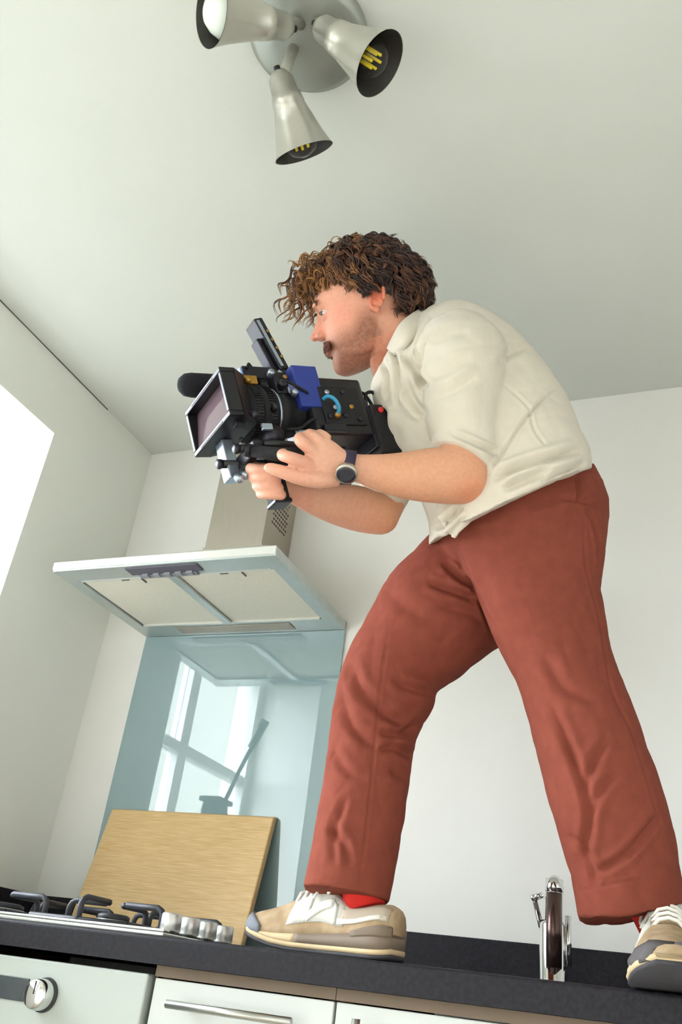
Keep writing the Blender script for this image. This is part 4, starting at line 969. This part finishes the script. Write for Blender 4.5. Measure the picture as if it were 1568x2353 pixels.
# ---- shoes and socks
M_suede = mat('tan_suede', (178, 156, 126), .9, c2=(156, 132, 102), vscale=40, bump=.2, bscale=600, spec=.15)
M_mesh = mat('shoe_mesh', (204, 201, 190), .85, vary=.08, vscale=90, bump=.4, bscale=1200)
M_lace = mat('shoe_lace', (236, 232, 222), .8)
M_mid = mat('midsole_foam', (204, 180, 140), .7, vary=.06, vscale=30)
M_mid2 = mat('midsole_brown', (120, 104, 88), .7)
M_out = mat('outsole_rubber', (58, 56, 60), .7, bump=.3, bscale=300)
M_toe = mat('toe_rubber', (112, 116, 124), .7, vary=.1)
M_sock = mat('red_sock', (204, 36, 26), .9, bump=.3, bscale=700)
M_logo = mat('shoe_panel', (206, 204, 193), .6)
def shoe(heel, toe, side, guard, z0=TOP + .0005, label=None, scale=1.0):
    """running shoe: heel and toe on the worktop; side = outward direction sign"""
    heel = np.array([*heel, z0]); toe = np.array([*toe, z0]); a = nrm(toe - heel); Lg = np.linalg.norm(toe - heel); up = np.array([0, 0, 1.]); sd = np.cross(a, up) * side
    T = lambda t, s_, h: heel + a * (t * Lg) + sd * s_ * scale + up * h * scale
    rt = empty('shoe', heel); rt.parent = man; rt.matrix_parent_inverse = man.matrix_world.inverted(); bpy.context.view_layer.update()
    if label: rt['label'] = label
    tt = np.array([0, .03, .10, .25, .45, .62, .75, .86, .94, 1.0]); hw = np.array([.018, .030, .036, .036, .037, .045, .049, .048, .042, .022])
    cs = np.array([0, 0, 0, 0, .002, .004, .004, .001, -.002, -.004])
    spring = np.array([.004, .001, 0, 0, 0, 0, .003, .010, .017, .026])
    midt = np.array([.036, .036, .035, .032, .028, .025, .024, .026, .030, .034])
    tf = np.linspace(0, 1, 40); HW = np.interp(tf, tt, hw); CS = np.interp(tf, tt, cs); SPR = np.interp(tf, tt, spring); MT = np.interp(tf, tt, midt)
    for arr in (HW, SPR, MT):
        arr[1:-1] = (arr[:-2] + 2 * arr[1:-1] + arr[2:]) / 4
    def slab(b, t, wb, wt, name, mm, r0=0, r1=40):
        m = MB(); rings = []
        for i in range(r0, r1):
            w0 = HW[i] * wb; w1 = HW[i] * wt
            rings.append([T(tf[i], CS[i] - w0, b[i]), T(tf[i], CS[i] + w0, b[i]), T(tf[i], CS[i] + (w0 + w1) / 2 + .0015, (b[i] + t[i]) / 2), T(tf[i], CS[i] + w1, t[i]), T(tf[i], CS[i] - w1, t[i]), T(tf[i], CS[i] - (w0 + w1) / 2 - .0015, (b[i] + t[i]) / 2)])
        m.loft(rings); return m.build(name, mm, rt)
    slab(SPR, SPR + .006, 1.0, 1.03, 'outsole', M_out)
    slab(SPR + .006, SPR + .013, 1.04, 1.05, 'midsole', M_mid)
    slab(SPR + .013, MT, 1.045, .98, 'midsole_wedge', M_mid2, 0, 24); slab(SPR + .013, MT, 1.045, .98, 'forefoot_foam', M_mid, 23, 40)
    # upper
    ut = np.array([0, .04, .12, .22, .32, .40, .46, .55, .66, .78, .88, .95, .99]); uh = np.array([.070, .079, .077, .071, .078, .098, .108, .098, .082, .068, .060, .056, .050]); tw = np.array([.010, .016, .022, .026, .027, .024, .020, .020, .022, .025, .025, .022, .014])
    uf = np.linspace(0, .99, 44); UH = np.interp(uf, ut, uh); TW = np.interp(uf, ut, tw)
    for _ in range(2): UH[1:-1] = (UH[:-2] + 2 * UH[1:-1] + UH[2:]) / 4
    m = MB(); rings = []
    prof = lambda i, s_: None
    def sec(i, grow=0.0):
        t = uf[i]; w0 = np.interp(t, tf, HW) * 1.0 + grow; c = np.interp(t, tf, CS); b = np.interp(t, tf, MT) - .004; h = UH[i] + grow; w1 = TW[i] + grow; hh = h - b
        P2 = [(w0 * .97, b), (w0 * 1.0, b + hh * .18), (w0 * .94 * .6 + w1 * .4 + .004, b + hh * .5), (w1 * 1.05 + .004, b + hh * .8), (w1 * .75, b + hh * .96), (0, b + hh * 1.0)]
        full = P2 + [(-x, y) for x, y in P2[-2::-1]]
        return [(t, c + x, y) for x, y in full]
    rings = [[T(*q) for q in sec(i)] for i in range(44)]
    m.loft(rings); m.build('upper', M_suede, rt)
    def patch(ts, side_, y0, y1, name, mm, g=.0016):
        """overlay panel following the upper between two height fractions"""
        m = MB(); rings = []
        for k_, t in enumerate(ts):
            i = min(43, max(0, int(round(t / .99 * 43)))); sc_ = sec(i, g); half = sc_[:6] if side_ > 0 else sc_[5:][::-1]
            ys = np.array([0, .18, .5, .8, .96, 1.0]); xs = np.array([q[1] for q in half]); hs = np.array([q[2] for q in half])
            a0 = y0[k_] if hasattr(y0, '__len__') else y0; a1 = y1[k_] if hasattr(y1, '__len__') else y1
            rr = np.linspace(a0, a1, 6); out = [T(t, np.interp(q, ys, xs), np.interp(q, ys, hs)) for q in rr]
            sc2 = sec(i, -.001); half = sc2[:6] if side_ > 0 else sc2[5:][::-1]; xs2 = np.array([q[1] for q in half]); hs2 = np.array([q[2] for q in half])
            inn = [T(t, np.interp(q, ys, xs2), np.interp(q, ys, hs2)) for q in rr[::-1]]
            rings.append(out + inn)
        m.loft(rings, True, True); return m.build(name, mm, rt)
    for sg in (-1, 1):
        patch(np.linspace(.28, .66, 8), sg, .26, .92, 'side_mesh', M_mesh, .0012)
        patch(np.linspace(.02, .30, 8), sg, .45, .90, 'ankle_mesh', mat('ankle_mesh', (176, 160, 142), .9), .0012)
        # letter on the side: three strokes
        patch(np.linspace(.33, .365, 3), sg, .28, .78, 'letter_stroke', M_logo, .0026); patch(np.linspace(.52, .555, 3), sg, .28, .78, 'letter_stroke', M_logo, .0026)
        patch(np.linspace(.36, .53, 7), sg, list(np.linspace(.62, .26, 7)), list(np.linspace(.80, .44, 7)), 'letter_stroke', M_logo, .0030)
        patch(np.linspace(.03, .32, 8), sg, list(np.linspace(.50, .30, 8)), list(np.linspace(.62, .44, 8)), 'collar_stripe', M_logo, .0026)
    patch(np.linspace(.0, .22, 7), -1, .0, list(np.linspace(.34, .16, 7)), 'heel_counter', M_mid2, .0026); patch(np.linspace(.0, .22, 7), 1, .0, list(np.linspace(.34, .16, 7)), 'heel_counter', M_mid2, .0026)
    for sg in (-1, 1): patch(np.linspace(.83, .985, 10), sg, -.02, list(np.linspace(.25, 1.0, 10)), 'toe_guard', guard, .0036)
    # tongue, laces
    m = MB(); m.tube([T(.60, 0, .080), T(.50, 0, .096), T(.40, 0, .120), T(.36, 0, .132)], [.017, .019, .020, .014], 14, flat=.35, upv=up); m.build('tongue', M_mesh, rt)
    for k_ in range(5):
        t = .44 + .055 * k_; h = np.interp(t, uf, UH) + .0045 + (.006 if k_ == 0 else 0)
        m = MB(); m.tube([T(t - .01, -.024, h - .014), T(t, -.012, h), T(t + .004, 0, h + .003), T(t, .012, h), T(t - .01, .024, h - .014)], .0028, 8); m.build('lace', M_lace, rt)
    for sg in (-1, 1):
        m = MB(); b = T(.43, 0, .114); m.tube(smoothpath([b, T(.40, sg * .014, .124), T(.36, sg * .030, .110), T(.40, sg * .036, .086), T(.43, sg * .016, .106)], 4), .0026, 8); m.build('lace_bow', M_lace, rt)
        m = MB(); m.tube(smoothpath([b, T(.47, sg * .02, .104), T(.50, sg * .036, .078)], 4), .0024, 8); m.build('lace_end', M_lace, rt)
    return T, rt
T1_, sh1 = shoe((.987, -.556), (.716, -.484), 1, M_toe, label='tan and grey running shoe pointing left')
T2_, sh2 = shoe((1.352, -.385), (1.372, -.668), 1, mat('toe_guard_dark', (84, 78, 78), .7), label='tan running shoe pointing towards the viewer')
for T, rg in ((T1_, far), (T2_, near)):
    s_ = rg[-2]; top_ = (D(s_[0], s_[1], s_[4]) + D(s_[2], s_[3], s_[4])) / 2
    base = T(.23, 0, .07)
    MB().tube([base, base * .6 + top_ * .4 + np.array([0, 0, .01]), top_], [.031, .031, .031], 24).build('sock', M_sock, man)

# ---- wristwatch
mb = MB()
def wring(l, r, g, dd=0):
    l, r = np.array(l, float), np.array(r, float); m_ = (l + r) / 2; h = (r - l) / 2; k = 1 + g / np.linalg.norm(h); return [*(m_ - h * k), *(m_ + h * k), 1.383, .80]
limb(mb, [wring((790, 1036), (776, 1110), -2), wring((791, 1036), (777, 1110), 4), wring((820, 1040), (808, 1110), 4), wring((821, 1040), (809, 1110), -2)], n=36, cap=False)
mb.build('strap', mat('strap_navy', (46, 38, 62), .6), wt_)
wc = D(796, 1090, 1.344); wn = nrm(-ray(796, 1090) * .80 - CAM_R[:, 2] * .55 - CAM_R[:, 0] * .1)
bz = MB().lathe([(-.009, .0165), (-.002, .0178), (.001, .0175), (.002, .0160)], wc, wn, 40).build('bezel', mat('bezel_steel', (196, 190, 178), .25, .9), wt_)
MB().lathe([(.0015, .0150), (.0024, .0146), (.0026, .010)], wc, wn, 40).build('dial', mat('watch_dial', (38, 38, 50), .2, coat=.5), bz)
MB().tube([wc + np.cross(wn, CAM_R[:, 2]) * .0175, wc + np.cross(wn, CAM_R[:, 2]) * .021], .002, 10).build('crown', M_chrome, bz)
